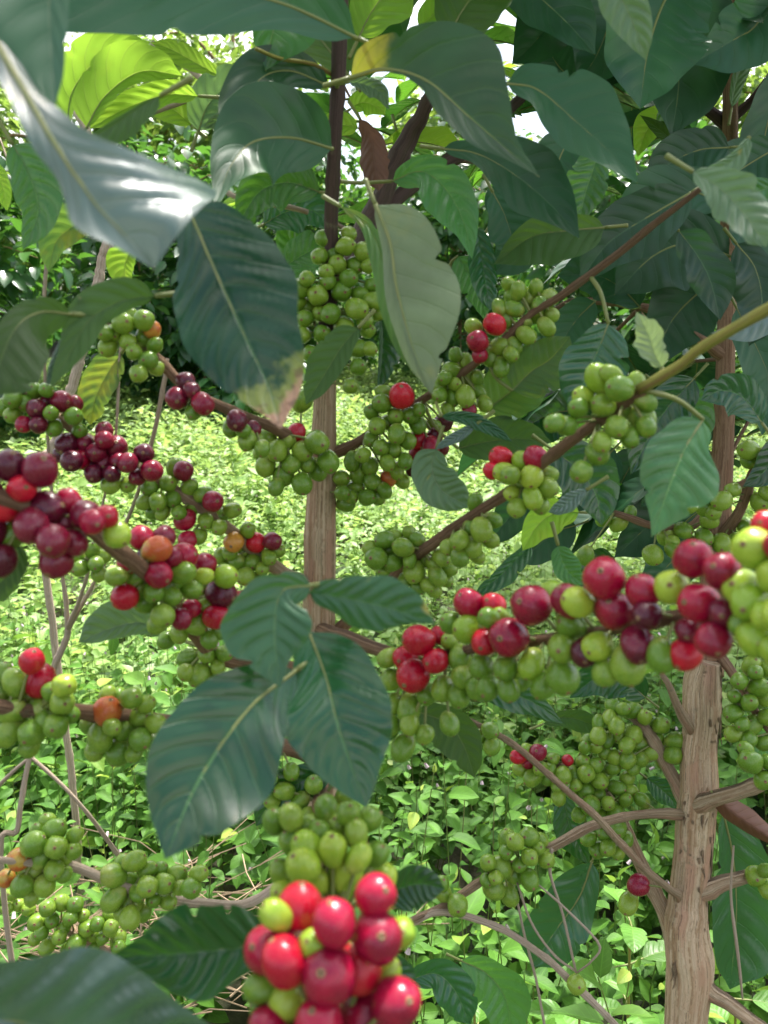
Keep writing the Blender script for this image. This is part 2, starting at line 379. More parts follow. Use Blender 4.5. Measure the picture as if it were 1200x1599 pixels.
class Tree:
    def __init__(s, name, base, label, cat, group=None):
        s.base = Vector(base); s.root = empty(name, base, label, cat, group); s.lines = []; s.n = 0
    def branch(s, pts, mat, name='branch', seg=12, rough=.06, extra=None, step=.006):
        """pts: (px, py, depth, radius_px)"""
        Q = []
        for (x, y, d, r) in pts:
            p = P(x, y, d); Q.append((p.x, p.y, p.z, r * d / F))
        if extra: Q += extra
        L = sum(np.linalg.norm(np.subtract(Q[i + 1][:3], Q[i][:3])) for i in range(len(Q) - 1))
        n_ = max(8, int(L / step)); C = cr(Q, n_)
        # nodes: gentle swellings
        k = np.cumsum(np.r_[0, np.linalg.norm(np.diff(C[:, :3], axis=0), axis=1)])
        big = max(q[3] for q in Q) > .011
        per = .11 if big else .05
        sw = 1 + (.05 if big else .16) * np.exp(-((((k + .01) % per) - per / 2) / (.010 if big else .004)) ** 2)
        C[:, 3] = np.maximum(C[:, 3], .0006) * sw
        jit = np.random.default_rng(len(s.lines) + 5).normal(0, 1, (n_, 3)); 
        for _ in range(60 if big else 3): jit[1:-1] = (jit[:-2] + jit[1:-1] + jit[2:]) / 3
        C[:, :3] += jit * C[:, 3:4] * (.10 if big else .25)
        V, Fc, U = tube_data(C[:, :3], C[:, 3], seg, rough, seed=s.n * 7 + 3)
        s.n += 1
        o = make_obj(name, V, Fc, BM[mat], s.root, C[0, :3], U, world_parent=s.base)
        s.lines.append(C)
        return o
    def near(s, p):
        best = None
        for C in s.lines:
            dd = np.linalg.norm(C[:, :3] - np.array(p), axis=1); i = dd.argmin()
            if best is None or dd[i] < best[0]: best = (dd[i], Vector(C[i, :3]), C[i, 3])
        return best
    def petiole(s, g, base, dirv):
        nb = s.near(base)
        if nb and nb[0] < .045: q = nb[1]
        else: q = base - dirv * .016
        m_ = (base + q) / 2 - dirv * min(.004, (base - q).length * .2)
        C = cr([tuple(q), tuple(m_), tuple(base)], 8)
        V, Fc, U = tube_data(C, np.linspace(.0015, .0011, 8), 6); g.add(V, Fc, U, 1)
    def leaf(s, mat, pts, A, B, d, fa=.25, fb=.25, label=None, wave=.05, corr=.0018, curl=0., face=1):
        """pts in photo pixels base -> tip; A,B half widths px; d depth (number, or list per point); fa/fb rise toward the camera per width"""
        if isinstance(d, (int, float)): d = [d] * len(pts)
        elif len(d) != len(pts): d = list(np.interp(np.linspace(0, 1, len(pts)), np.linspace(0, 1, len(d)), d))
        q = cr([(x, y, dd) for (x, y), dd in zip(pts, d)], NL)
        # re-sample to even length
        kk = np.r_[0, np.cumsum(np.linalg.norm(np.diff(q[:, :2], axis=0), axis=1))]; kk /= kk[-1]
        t = np.linspace(0, 1, NL); q = np.column_stack([np.interp(t, kk, q[:, i]) for i in range(3)])
        T = np.gradient(q[:, :2], axis=0)
        for _ in range(6): T[1:-1] = (T[:-2] + T[1:-1] + T[2:]) / 3
        T /= np.linalg.norm(T, axis=1)[:, None]
        mid = np.array([tuple(P(*r)) for r in q])
        sa = np.array([tuple(RIGHT * a[1] + UP * a[0]) for a in T])   # A = (dy, -dx) in y-down pixels
        nr = np.tile(np.array(-FWD), (NL, 1))
        sc_ = q[:, 2] / F
        wa = wlist(A, t) * sc_; wb = wlist(B, t) * sc_
        g = Geo(); leaf_geo(g, mid, sa, nr, wa, wb, fa, fb, corr=corr * (.6 if mat in ('lt', 'yl', 'br', 'ds', 'un', 'pm') else .95) * face, wave=wave, seed=s.n * 13 + 1, curl=curl)
        s.petiole(g, Vector(mid[0]), Vector(mid[3] - mid[0]).normalized())
        s.n += 1
        o = g.build('leaf', [LM[mat], petm], s.root, mid[0], s.base)
        if label: o['label'] = label
        return o
    def leaf3(s, mat, base, dirv, length, width, droop=.5, roll=0., fold=.3, wave=.06, name='leaf'):
        dirv = Vector(dirv).normalized(); base = Vector(base)
        mid = []; p = base.copy(); dv = dirv.copy()
        T = []
        for i in range(NL):
            mid.append(tuple(p)); T.append(dv.copy())
            p = p + dv * (length / (NL - 1)); dv = (dv + Vector((0, 0, -droop / NL * (1 - max(0, -dv.z))))).normalized()
        sa = []; nr = []
        for dv in T:
            a = Vector((0, 0, 1)).cross(dv)
            if a.length < .05: a = Vector((1, 0, 0))
            a.normalize(); nn = dv.cross(a).normalized()
            a2 = a * math.cos(roll) + nn * math.sin(roll); n2 = -a * math.sin(roll) + nn * math.cos(roll)
            sa.append(tuple(a2)); nr.append(tuple(n2 if True else -n2))
        t = np.linspace(0, 1, NL); w_ = profile(t) * width / 2
        g = Geo(); leaf_geo(g, np.array(mid), np.array(sa), np.array(nr), w_, w_, fold, fold, corr=.0008, wave=wave, seed=s.n * 17 + 5)
        s.petiole(g, base, dirv); s.n += 1
        return g.build(name, [LM[mat], petm], s.root, base, s.base)
    def leafy(s, pts, mat_b, n, mats, size=.12, r0=.003, start=.2, r2seed=1, droop=(.4, 1.6)):
        """a side branch in world points carrying opposite pairs of leaves"""
        Q = [(p[0], p[1], p[2], r0 * (1 - .6 * i / (len(pts) - 1))) for i, p in enumerate(pts)]
        C = cr(Q, 40); V, Fc, U = tube_data(C[:, :3], C[:, 3], 8, .05, seed=r2seed)
        make_obj('branch', V, Fc, BM[mat_b], s.root, C[0, :3], U, world_parent=s.base); s.lines.append(C)
        r3 = random.Random(r2seed)
        for i in range(n):
            k = int((start + (1 - start) * (i + .5) / n) * 39); p = Vector(C[k, :3]); tg = Vector(C[min(39, k + 1), :3] - C[k - 1, :3]).normalized()
            a = tg.cross(Vector((0, 0, 1))).normalized()
            for sg in (-1, 1):
                if r3.random() < .12: continue
                dv = (a * sg * r3.uniform(.6, 1.) + tg * r3.uniform(.3, .9) + Vector((0, 0, r3.uniform(-.5, .35))))
                L_ = size * r3.uniform(.75, 1.25)
                s.leaf3(r3.choice(mats), p + dv.normalized() * .008, dv, L_, L_ * r3.uniform(.36, .48), droop=r3.uniform(*droop), roll=r3.uniform(-.5, .5), fold=r3.uniform(.1, .45))

# ------------------------------------------------------------------ cherries
def cherry_mesh(name, ax, lobes, seed):
    """lathe with a small crowned scar at +Z, stalk pit at -Z; unit radius"""
    r2 = np.random.default_rng(seed)
    prof = [(0, -.97 * ax), (.10, -1.0 * ax)]
    for k in range(1, 16):
        a = -math.pi / 2 + math.pi * k / 16
        prof.append((math.cos(a) ** (.93 if a > 0 else 1.0), math.sin(a) * ax))
    prof += [(.15, .995 * ax), (.12, 1.035 * ax), (.085, 1.03 * ax), (.05, .965 * ax), (0, .955 * ax)]
    seg = 24; V = []; Fc = []
    for (r, z) in prof:
        for j in range(seg):
            th = 2 * math.pi * j / seg
            k = 1 + lobes * math.cos(2 * th) + .012 * math.sin(3 * th + z * 2 + seed)
            e = 1 - .06 * (z / ax) * (1 if seed % 2 else -1) + .02 * math.sin(2 * th + 3 * z + seed)
            V.append((r * e * k * math.cos(th) + .03 * z * z, r * e * (2 - k) * math.sin(th), z))
    for i in range(len(prof) - 1):
        for j in range(seg): Fc.append((i * seg + j, i * seg + (j + 1) % seg, (i + 1) * seg + (j + 1) % seg, (i + 1) * seg + j))
    return V, Fc
CH = [cherry_mesh('c', 1.10, .05, 1), cherry_mesh('c', 1.24, .07, 2), cherry_mesh('c', 1.05, .04, 3), cherry_mesh('c', 1.38, .08, 4)]
_chm = {}
def chm(kind, c):
    if (kind, c) not in _chm:
        V, Fc = CH[kind]; me = bpy.data.meshes.new('coffee_cherry'); me.from_pydata(V, [], Fc)
        me.polygons.foreach_set('use_smooth', [True] * len(me.polygons)); me.materials.append(CM[c]); me.update(); _chm[(kind, c)] = me
    return _chm[(kind, c)]
def cluster(tree, d, data, label=None, slope=None):
    """data: 'x y r c; x y r c; ...' ; d depth, slope: (d at xmin, d at xmax)"""
    B = []
    for it in data.split(';'):
        q = it.split()
        if len(q) == 4: B.append([float(q[0]), float(q[1]), float(q[2]), q[3]])
    if not B: return
    xs = [b[0] for b in B]; x0, x1 = min(xs), max(xs)
    r2 = random.Random(int(sum(xs)))
    rm = sum(b[2] for b in B) / len(B)
    pts = []
    for b in B:
        dd = d if slope is None else d + (slope - d) * (b[0] - x0) / max(1, x1 - x0)
        Rr = min(.0092, max(.0050, b[2] * dd / F))
        dep = dd - .010 - (b[2] - rm) / rm * .012 + r2.uniform(-.006, .006)
        pts.append([(b[0] - 600) / F * dd, (b[1] - 800) / F * dd, dep, Rr, b, dd])
    for _ in range(60):
        for i in range(len(pts)):
            for j in range(i):
                a, b = pts[i], pts[j]; D2 = (a[0] - b[0]) ** 2 + (a[1] - b[1]) ** 2; S = .87 * (a[3] + b[3])
                if D2 < S * S:
                    need = math.sqrt(S * S - D2); dz = a[2] - b[2]
                    if abs(dz) < need:
                        push = (need - abs(dz)) * .25 * (1 if dz >= 0 else -1)
                        a[2] += push; b[2] -= push
    W = []
    for p in pts:
        dep = min(p[5] + .024, max(p[5] - .030, p[2]))
        c = P(p[4][0], p[4][1], dep); W.append((c, p[4][2] * dep / F if .005 < p[4][2] * dep / F < .0095 else p[3], p[4][3]))
    cen = sum((w_[0] for w_ in W), Vector()) / len(W)
    nb = tree.near(cen)
    g = Geo()
    for (c, Rr, cc) in W:
        nbb = tree.near(c); q = nbb[1] if nbb[0] < .05 else cen
        C = cr([tuple(q), tuple((q * .45 + c * .55) + Vector((0, 0, .001))), tuple(c)], 6)
        V, Fc, U = tube_data(C, np.linspace(.0009, .0007, 6), 6); g.add(V, Fc, U, 0)
    part = g.build('cherry_cluster', petm, tree.root, cen, tree.base)
    if label: part['label'] = label
    for (c, Rr, cc) in W:
        nbb = tree.near(c); q = nbb[1] if nbb[0] < .05 else cen
        ov = (c - q)
        ov = ov.normalized() if ov.length > 1e-4 else -FWD
        ov = (ov + Vector((r2.uniform(-.5, .5), r2.uniform(-.9, .1), r2.uniform(-.5, .4)))).normalized()
        kind = r2.choice([0, 0, 1, 2]) if cc in 'rmdo' else r2.choice([0, 1, 3, 3])
        o = bpy.data.objects.new('coffee_cherry', chm(kind, cc)); col.objects.link(o)
        o.parent = part; o.location = c - cen
        o.rotation_euler = (Matrix.Rotation(0, 3, 'Z') @ ov.to_track_quat('Z', 'Y').to_matrix() @ Matrix.Rotation(r2.uniform(0, 6.28), 3, 'Z')).to_euler()
        k = Rr * (1.03, .97, 1.05, .93)[kind] * r2.uniform(.97, 1.03); o.scale = (k, k * r2.uniform(.95, 1.03), k)
    ALLC.append((tree.root['label'][:20], round(cen.x, 2), len(W), round(sum(w_[1] for w_ in W) / len(W) * 1000, 1), round(nb[0], 3) if nb else None))
ALLC = []

# ================================================================== SETTING
def ground_z(x, y):
    return .05 * math.sin(x * 1.3 + .4) * math.sin(y * .9) + max(0, y - 2.5) * .05 + max(0, y - 12) * .06
m, n, l = newmat('soil'); out = n.new('ShaderNodeOutputMaterial'); pb = n.new('ShaderNodeBsdfPrincipled')
tc = n.new('ShaderNodeTexCoord')
nz = NOISE(n, l, tc.outputs['Object'], 14, 8, .7)
nb_ = NOISE(n, l, tc.outputs['Object'], 1.3, 3)
c = MIX(n, l, MR(n, l, nz, .35, .7), (.03, .028, .015), (.075, .07, .035))
c = MIX(n, l, MR(n, l, nb_, .4, .6), c, (.03, .065, .018))
l.new(c, pb.inputs[0]); pb.inputs['Roughness'].default_value = .95
bp = n.new('ShaderNodeBump'); bp.inputs['Distance'].default_value = .02; l.new(nz, bp.inputs['Height']); l.new(bp.outputs[0], pb.inputs['Normal'])
l.new(pb.outputs[0], out.inputs[0]); SOIL = m
xs_ = np.r_[np.linspace(-150, -8, 14), np.linspace(-7, 7, 57), np.linspace(8, 150, 14)]
ys_ = np.r_[np.linspace(-60, -3, 8), np.linspace(-2.5, 12, 59), np.linspace(14, 260, 20)]
V = [(x, y, ground_z(x, y) if y < 60 else ground_z(x, 60) + (y - 60) * .02) for y in ys_ for x in xs_]
nx = len(xs_); Fc = [(j * nx + i, j * nx + i + 1, (j + 1) * nx + i + 1, (j + 1) * nx + i) for j in range(len(ys_) - 1) for i in range(nx - 1)]
tag(make_obj('ground', V, Fc, SOIL), kind='structure')

def foliage_mat(name, c1, c2, c3, trans, tw=.4, rough=.45, spec=.5):
    """leaf-by-leaf colour from the mesh attribute 'rnd' (0..1)"""
    m, n, l = newmat(name); out = n.new('ShaderNodeOutputMaterial'); pb = n.new('ShaderNodeBsdfPrincipled')
    at = n.new('ShaderNodeAttribute'); at.attribute_name = 'rnd'
    r = at.outputs['Fac']
    tc = n.new('ShaderNodeTexCoord'); nz = NOISE(n, l, tc.outputs['Object'], 50, 3)
    uv = n.new('ShaderNodeUVMap'); sp = n.new('ShaderNodeSeparateXYZ'); l.new(uv.outputs[0], sp.inputs[0])
    x = n.new('ShaderNodeMath'); x.operation = 'MULTIPLY_ADD'; l.new(sp.outputs[0], x.inputs[0]); x.inputs[1].default_value = 2; x.inputs[2].default_value = -1
    a = M_(n, l, 'ABSOLUTE', x.outputs[0])
    c = MIX(n, l, MR(n, l, r, 0, .6), c1, c2); c = MIX(n, l, MR(n, l, r, .72, .95), c, c3)
    c = MIX(n, l, MR(n, l, nz, .3, .8, 0, .4), c, c1)
    ph = M_(n, l, 'FRACT', M_(n, l, 'ADD', M_(n, l, 'SUBTRACT', M_(n, l, 'MULTIPLY', sp.outputs[1], 6.), M_(n, l, 'MULTIPLY', a, 1.6)), 5.))
    ve = MR(n, l, M_(n, l, 'MINIMUM', ph, M_(n, l, 'SUBTRACT', 1., ph)), .12, .0, 0, .4)
    ve = M_(n, l, 'MAXIMUM', ve, MR(n, l, a, .1, .02, 0, .7))
    c = MIX(n, l, M_(n, l, 'MULTIPLY', ve, .7), c, tuple(min(1, q * 1.5) for q in c2))
    l.new(c, pb.inputs[0]); pb.inputs['Roughness'].default_value = rough; pb.inputs['Specular IOR Level'].default_value = spec
    bp = n.new('ShaderNodeBump'); bp.inputs['Distance'].default_value = .001; bp.inputs['Strength'].default_value = .4; l.new(ve, bp.inputs['Height']); l.new(bp.outputs[0], pb.inputs['Normal'])
    tb = n.new('ShaderNodeBsdfTranslucent'); l.new(MIX(n, l, .6, c, trans), tb.inputs[0])
    mx = n.new('ShaderNodeMixShader'); mx.inputs[0].default_value = tw; l.new(pb.outputs[0], mx.inputs[1]); l.new(tb.outputs[0], mx.inputs[2]); l.new(mx.outputs[0], out.inputs[0])
    return m
WEED = foliage_mat('weed_leaf_sun_painted', (.12, .24, .045), (.27, .42, .11), (.52, .60, .20), (.60, .80, .20), .42)  # paler than the near weeds: sunlight painted into the greens
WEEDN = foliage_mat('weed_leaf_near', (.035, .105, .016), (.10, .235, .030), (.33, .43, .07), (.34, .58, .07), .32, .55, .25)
WSTEM = foliage_mat('weed_stem', (.10, .16, .03), (.18, .24, .05), (.22, .2, .08), (.3, .4, .05), .1)
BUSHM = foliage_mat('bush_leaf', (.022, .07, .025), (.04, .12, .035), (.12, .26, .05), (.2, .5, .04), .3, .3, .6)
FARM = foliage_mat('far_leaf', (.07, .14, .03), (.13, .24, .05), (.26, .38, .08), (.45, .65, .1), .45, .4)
FLOW = newmat('flower_pink'); m, n, l = FLOW; out = n.new('ShaderNodeOutputMaterial'); pb = n.new('ShaderNodeBsdfPrincipled')
tc = n.new('ShaderNodeTexCoord'); l.new(MIX(n, l, NOISE(n, l, tc.outputs['Object'], 120), (.45, .30, .36), (.72, .60, .62)), pb.inputs[0]); l.new(pb.outputs[0], out.inputs[0]); FLOW = m

def leaf_template(nl, nw, fold=.25, droop=.25, wid=.5, notch=0.):
    """unit leaf along +X, normal +Z: verts, quads, uv"""
    V = []; U = []; Q = []
    for i in range(nl + 1):
        t = i / nl; w_ = wid / 2 * (math.sin(math.pi * t ** .75) ** .8 if 0 < t < 1 else 0.0) * (1 if t < .8 else 1 - (t - .8) * .9) + .004
        for j in range(-nw, nw + 1):
            s = j / nw
            V.append((t, w_ * s, abs(s) * w_ * fold - droop * t * t * .5 + .02 * math.sin(9 * t + 2 * s) * abs(s))); U.append((.5 + .5 * s, t))
    k = 2 * nw + 1
    for i in range(nl):
        for j in range(2 * nw): Q.append((i * k + j, i * k + j + 1, (i + 1) * k + j + 1, (i + 1) * k + j))
    return np.array(V), np.array(Q), np.array(U)
def scatter_mesh(name, tmpl, pos, xdir, nrm, size, mats, rnd, parent=None, extra=None):
    """many leaves merged into ONE mesh; pos (N,3), xdir, nrm unit (N,3), size (N,)"""
    TV, TQ, TU = tmpl; N = len(pos)
    xdir = xdir / np.linalg.norm(xdir, axis=1)[:, None]
    y = np.cross(nrm, xdir); y /= np.linalg.norm(y, axis=1)[:, None] + 1e-9; z = np.cross(xdir, y)
    V = pos[:, None, :] + size[:, None, None] * (TV[None, :, 0:1] * xdir[:, None] + TV[None, :, 1:2] * y[:, None] + TV[None, :, 2:3] * z[:, None])
    V = V.reshape(-1, 3); Q = (TQ[None] + (np.arange(N) * len(TV))[:, None, None]).reshape(-1, 4)
    U = np.tile(TU, (N, 1)); Rn = np.repeat(rnd, len(TV)); MI = np.zeros(len(Q), dtype=np.int32)
    if extra is not None:
        for (EV, EQ, ER, mi) in extra:
            Q = np.vstack([Q, EQ + len(V)]); V = np.vstack([V, EV]); U = np.vstack([U, np.zeros((len(EV), 2))]); Rn = np.r_[Rn, ER]
            MI = np.r_[MI, np.full(len(EQ), mi, dtype=np.int32)]
    me = bpy.data.meshes.new(name)
    me.vertices.add(len(V)); me.vertices.foreach_set('co', V.astype(np.float32).ravel())
    me.loops.add(Q.size); me.loops.foreach_set('vertex_index', Q.astype(np.int32).ravel())
    me.polygons.add(len(Q)); me.polygons.foreach_set('loop_start', (np.arange(len(Q)) * 4).astype(np.int32))
    me.polygons.foreach_set('material_index', MI); me.polygons.foreach_set('use_smooth', np.ones(len(Q), dtype=bool))
    ul = me.uv_layers.new(name='UVMap'); ul.data.foreach_set('uv', U[Q.ravel()].astype(np.float32).ravel())
    at = me.attributes.new('rnd', 'FLOAT', 'POINT'); at.data.foreach_set('value', Rn.astype(np.float32))
    me.update(calc_edges=True); me.validate()
    return link_mesh(name, me, mats, parent)

def sticks(P0, P1, rad, bend=None):
    """thin 4-sided bars, merged arrays"""
    N = len(P0); D = P1 - P0; D /= np.linalg.norm(D, axis=1)[:, None] + 1e-9
    a = np.cross(D, np.tile([0.3, .9, .2], (N, 1))); a /= np.linalg.norm(a, axis=1)[:, None]; b = np.cross(D, a)
    rings = []
    ts = [0, .5, 1] if bend is not None else [0, 1]
    for t in ts:
        c_ = P0 + (P1 - P0) * t + (bend if (bend is not None and t == .5) else 0)
        for (ca, cb) in ((1, 0), (0, 1), (-1, 0), (0, -1)):
            rings.append(c_ + (a * ca + b * cb) * (rad * (1 - .4 * t))[:, None])
    V = np.stack(rings, 1); k = V.shape[1]; V = V.reshape(-1, 3)
    q = []
    for s_ in range(len(ts) - 1):
        for j in range(4): q.append((s_ * 4 + j, s_ * 4 + (j + 1) % 4, (s_ + 1) * 4 + (j + 1) % 4, (s_ + 1) * 4 + j))
    Q = (np.array(q)[None] + (np.arange(N) * k)[:, None, None]).reshape(-1, 4)
    return V, Q

def weeds(name, ymin, ymax, dens, lsize, nleaf, tmpl, hmin, hmax, margin=.9, flowers=0.1, avoid=None, mat=None):
    A = (ymax - ymin) * 2 * (.5 * (ymin + ymax) / 2 + margin)
    N = int(A * dens)
    y = rng.uniform(0, 1, N * 2); y = ymin + (ymax - ymin) * y ** .85
    hw = .5 * y + margin; x = rng.uniform(-1, 1, N * 2) * hw
    # patchiness
    pat = np.sin(x * 5.1 + y * 2.2) * np.sin(y * 4.3 - x * 1.7) * .7 + rng.normal(0, .5, N * 2)
    keep = pat > -.9; x = x[keep][:N]; y = y[keep][:N]; N = len(x)
    z = .05 * np.sin(x * 1.3 + .4) * np.sin(y * .9) + np.maximum(0, y - 2.5) * .05 + np.maximum(0, y - 12) * .06
    h = (hmin + (hmax - hmin) * rng.uniform(0, 1, N) ** 1.5) * (1 + .25 * np.sin(x * 3 + y * 2.1))
    lean = rng.normal(0, .12, (N, 2))
    base = np.column_stack([x, y, z]); top = base + np.column_stack([lean[:, 0] * h, lean[:, 1] * h, h])
    pos = []; xd = []; nn = []; sz = []; rd = []
    pr = rng.uniform(0, 1, N)
    for k in range(nleaf):
        pair = k // 2; npair = max(1, nleaf // 2)
        f = .30 + .70 * (pair + .5) / npair + rng.uniform(-.04, .04, N)
        f = np.minimum(f, 1.0)
        ang = (pair * 1.57 + rng.uniform(0, 6.28, N) * 0 + pr * 6.28) + (math.pi if k % 2 else 0) + rng.normal(0, .3, N)
        p = base + (top - base) * f[:, None]
        el = rng.normal(.05, .35, N) + .5 * (f > .93)
        dx = np.column_stack([np.cos(ang) * np.cos(el), np.sin(ang) * np.cos(el), np.sin(el)])
        up = np.tile([0, 0, 1.], (N, 1)) + rng.normal(0, .28, (N, 3))
        pos.append(p + dx * .006); xd.append(dx); nn.append(up)
        s_ = lsize * rng.uniform(.5, 1.2, N) * (.7 + .6 * (np.sin(pr * 91) > .2)) * (1.25 - .55 * f)
        sz.append(s_); rd.append(np.clip(.25 * pr + .55 * rng.uniform(0, 1, N) + .38 * (f > .9) * rng.uniform(0, 1, N), 0, 1))
    pos = np.vstack(pos); xd = np.vstack(xd); nn = np.vstack(nn); sz = np.concatenate(sz); rd = np.concatenate(rd)
    SV, SQ = sticks(base, top, np.full(N, .0013), np.column_stack([rng.normal(0, .012, (N, 2)), np.zeros(N)]))
    ex = [(SV, SQ, np.repeat(rng.uniform(0, 1, N), len(SV) // N), 1)]
    nf = int(N * flowers)
    if nf:
        # small pinkish flower heads: stubby octahedral bars
        ft = top[:nf] + rng.normal(0, .01, (nf, 3)) + [0, 0, .01]
        FV, FQ = sticks(ft, ft + np.column_stack([rng.normal(0, .003, (nf, 2)), np.full(nf, .007)]), np.full(nf, .004), np.zeros((nf, 3)))
        ex.append((FV, FQ, np.zeros(len(FV)), 2))
        FV, FQ = sticks(top[:nf], ft, np.full(nf, .0007)); ex.append((FV, FQ, np.zeros(len(FV)), 1))
    o = scatter_mesh(name, tmpl, pos, xd, nn, sz, [mat or WEED, WSTEM, FLOW], rd, extra=ex)
    return tag(o, kind='stuff')
T_NEAR = leaf_template(6, 2, .35, .35, .56); T_MID = leaf_template(4, 1, .35, .3, .56); T_FAR = leaf_template(2, 1, .3, .2, .6)
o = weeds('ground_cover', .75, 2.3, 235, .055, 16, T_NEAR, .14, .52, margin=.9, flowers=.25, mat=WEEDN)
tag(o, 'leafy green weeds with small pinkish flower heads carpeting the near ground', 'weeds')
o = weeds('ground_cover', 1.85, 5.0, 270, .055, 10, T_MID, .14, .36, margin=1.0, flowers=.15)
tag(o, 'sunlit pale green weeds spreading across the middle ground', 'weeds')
o = weeds('ground_cover', 4.2, 12.5, 135, .085, 8, T_FAR, .14, .38, margin=1.0, flowers=0)
tag(o, 'weeds at the far edge of the clearing below the dark bushes', 'weeds')

# dry straw on the ground at lower left
m, n, l = newmat('dry_straw'); out = n.new('ShaderNodeOutputMaterial'); pb = n.new('ShaderNodeBsdfPrincipled')
tc = n.new('ShaderNodeTexCoord'); l.new(MIX(n, l, NOISE(n, l, tc.outputs['Object'], 25), (.16, .10, .06), (.42, .31, .20)), pb.inputs[0]); pb.inputs['Roughness'].default_value = .8
l.new(pb.outputs[0], out.inputs[0]); STRAW = m
def straw(N, cx, cy, sx, sy, zlo, zhi, lmin, lmax, rad):
    c_ = np.column_stack([rng.normal(cx, sx, N), rng.normal(cy, sy, N), rng.uniform(zlo, zhi, N)])
    ang = rng.normal(0, .55, N); el = rng.normal(0, .22, N); L = rng.uniform(lmin, lmax, N)
    D = np.column_stack([np.cos(ang) * np.cos(el), np.sin(ang) * np.cos(el), np.sin(el)]) * L[:, None] / 2
    return sticks(c_ - D, c_ + D, rng.uniform(.6, 1.4, N) * rad, rng.normal(0, .012, (N, 3)))
SV, SQ = straw(150, -.42, 1.06, .17, .08, .26, .42, .08, .40, .0014)
me = bpy.data.meshes.new('dry_straw'); me.from_pydata(SV.tolist(), [], SQ.tolist()); o = link_mesh('dry_straw', me, STRAW)
tag(o, 'tangle of dry straw lying over the weeds at lower left', 'straw', kind='stuff')

# ---------------- bushes and trees beyond the clearing
def bush(name, label, cat, x, y, h, rx, n_, lsize, mat, group=None, trunk_r=.03, lo=.12, tmpl=None, bark='brown', seed=1):
    r2 = np.random.default_rng(seed); z0 = ground_z(x, y)
    root = empty(name, (x, y, z0), label, cat, group)
    # limbs
    g = Geo(); C = cr([(0, 0, 0, trunk_r), (r2.normal(0, .05), r2.normal(0, .05), h * .4, trunk_r * .8), (r2.normal(0, .1), 0, h * .92, trunk_r * .3)], 22)
    V, Fc, U = tube_data(C[:, :3], C[:, 3], 9, .08, seed); g.add(V, Fc, U)
    clumps = []
    nb = 22
    for i in range(nb):
        f = .15 + .8 * i / nb; a = i * 2.4 + r2.normal(0, .3); k = C[int(f * 21), :3]
        L = rx * (1.05 - .55 * f) * r2.uniform(.6, 1.1)
        e = k + np.array([math.cos(a) * L, math.sin(a) * L, r2.uniform(-.05, .22) * h * .5])
        D = cr([(*k, trunk_r * .4), (*((k + e) / 2 + [0, 0, .06 * h]), trunk_r * .25), (*e, trunk_r * .1)], 8)
        V, Fc, U = tube_data(D[:, :3], D[:, 3], 6, .05, seed + i); g.add(V, Fc, U)
        for q in (.35, .6, .8, 1.0): clumps.append((k + (e - k) * q, rx * (.16 + .15 * r2.uniform())))
    t = make_obj('trunk', g.v, g.f, BM[bark], root, None, g.u)
    clumps += [(np.array([r2.normal(0, .2 * rx), r2.normal(0, .2 * rx), h * r2.uniform(lo, 1.0)]), rx * .3) for _ in range(10)]
    ci = r2.integers(0, len(clumps), n_); cc = np.array([c[0] for c in clumps])[ci]; cr_ = np.array([c[1] for c in clumps])[ci]
    d = r2.normal(0, 1, (n_, 3)); d /= np.linalg.norm(d, axis=1)[:, None]
    pos = cc + d * (cr_ * r2.uniform(.2, 1.15, n_) ** .6)[:, None] * [1, 1, .75]
    pos[:, 2] = np.maximum(pos[:, 2], lo * h * r2.uniform(.3, 1, n_))
    xd = d * [1, 1, .5] + r2.normal(0, .45, (n_, 3)) + [0, 0, -.35]
    nn = np.tile([0, 0, 1.], (n_, 1)) + r2.normal(0, .35, (n_, 3)) + d * .4
    o = scatter_mesh('crown', tmpl or T_MID, pos, xd, nn, lsize * r2.uniform(.6, 1.3, n_), [mat], np.clip(r2.uniform(0, 1, n_) ** 1.4 * .8 + .25 * np.repeat(r2.uniform(0, 1, len(clumps)), 1)[ci], 0, 1), parent=root)
    return root
G1 = 'coffee shrubs at the far side of the clearing'
BUSHES = [(-2.35, 4.3, 2.15, .7, 'dark coffee shrub nearest the pale leaning dead sapling at upper left'),
          (-1.2, 5.2, 2.0, .7, 'low dark coffee shrub between the leaning dead sapling and the central stem'),
          (-3.1, 5.0, 2.3, .85, 'dark coffee shrub with large glossy leaves behind the dry stems at far left'),
          (-1.9, 6.2, 2.4, .95, 'dark coffee shrub behind the sunlit weeds, left of the central stem'),
          (-.7, 7.0, 2.7, 1.0, 'coffee shrub in shade seen just behind the central stem'),
          (.6, 6.4, 2.5, .95, 'coffee shrub in shade seen just right of the central stem'),
          (1.6, 5.2, 2.3, .85, 'dark coffee shrub behind the fruiting branches right of centre'),
          (2.7, 4.6, 2.5, .85, 'dark coffee shrub behind the right hand stem'),
          (3.6, 6.4, 2.8, 1.1, 'taller coffee shrub at the far right edge of the clearing'),
          (-4.4, 6.6, 2.9, 1.1, 'taller coffee shrub at the far left edge of the clearing')]
for i, (x, y, h, rx, lb) in enumerate(BUSHES):
    x *= 1.55; y *= 1.6; h *= 1.3; rx *= 1.6
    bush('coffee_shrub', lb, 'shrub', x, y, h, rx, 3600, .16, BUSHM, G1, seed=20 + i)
G2 = 'pale sunlit trees on the slope beyond the shrubs'
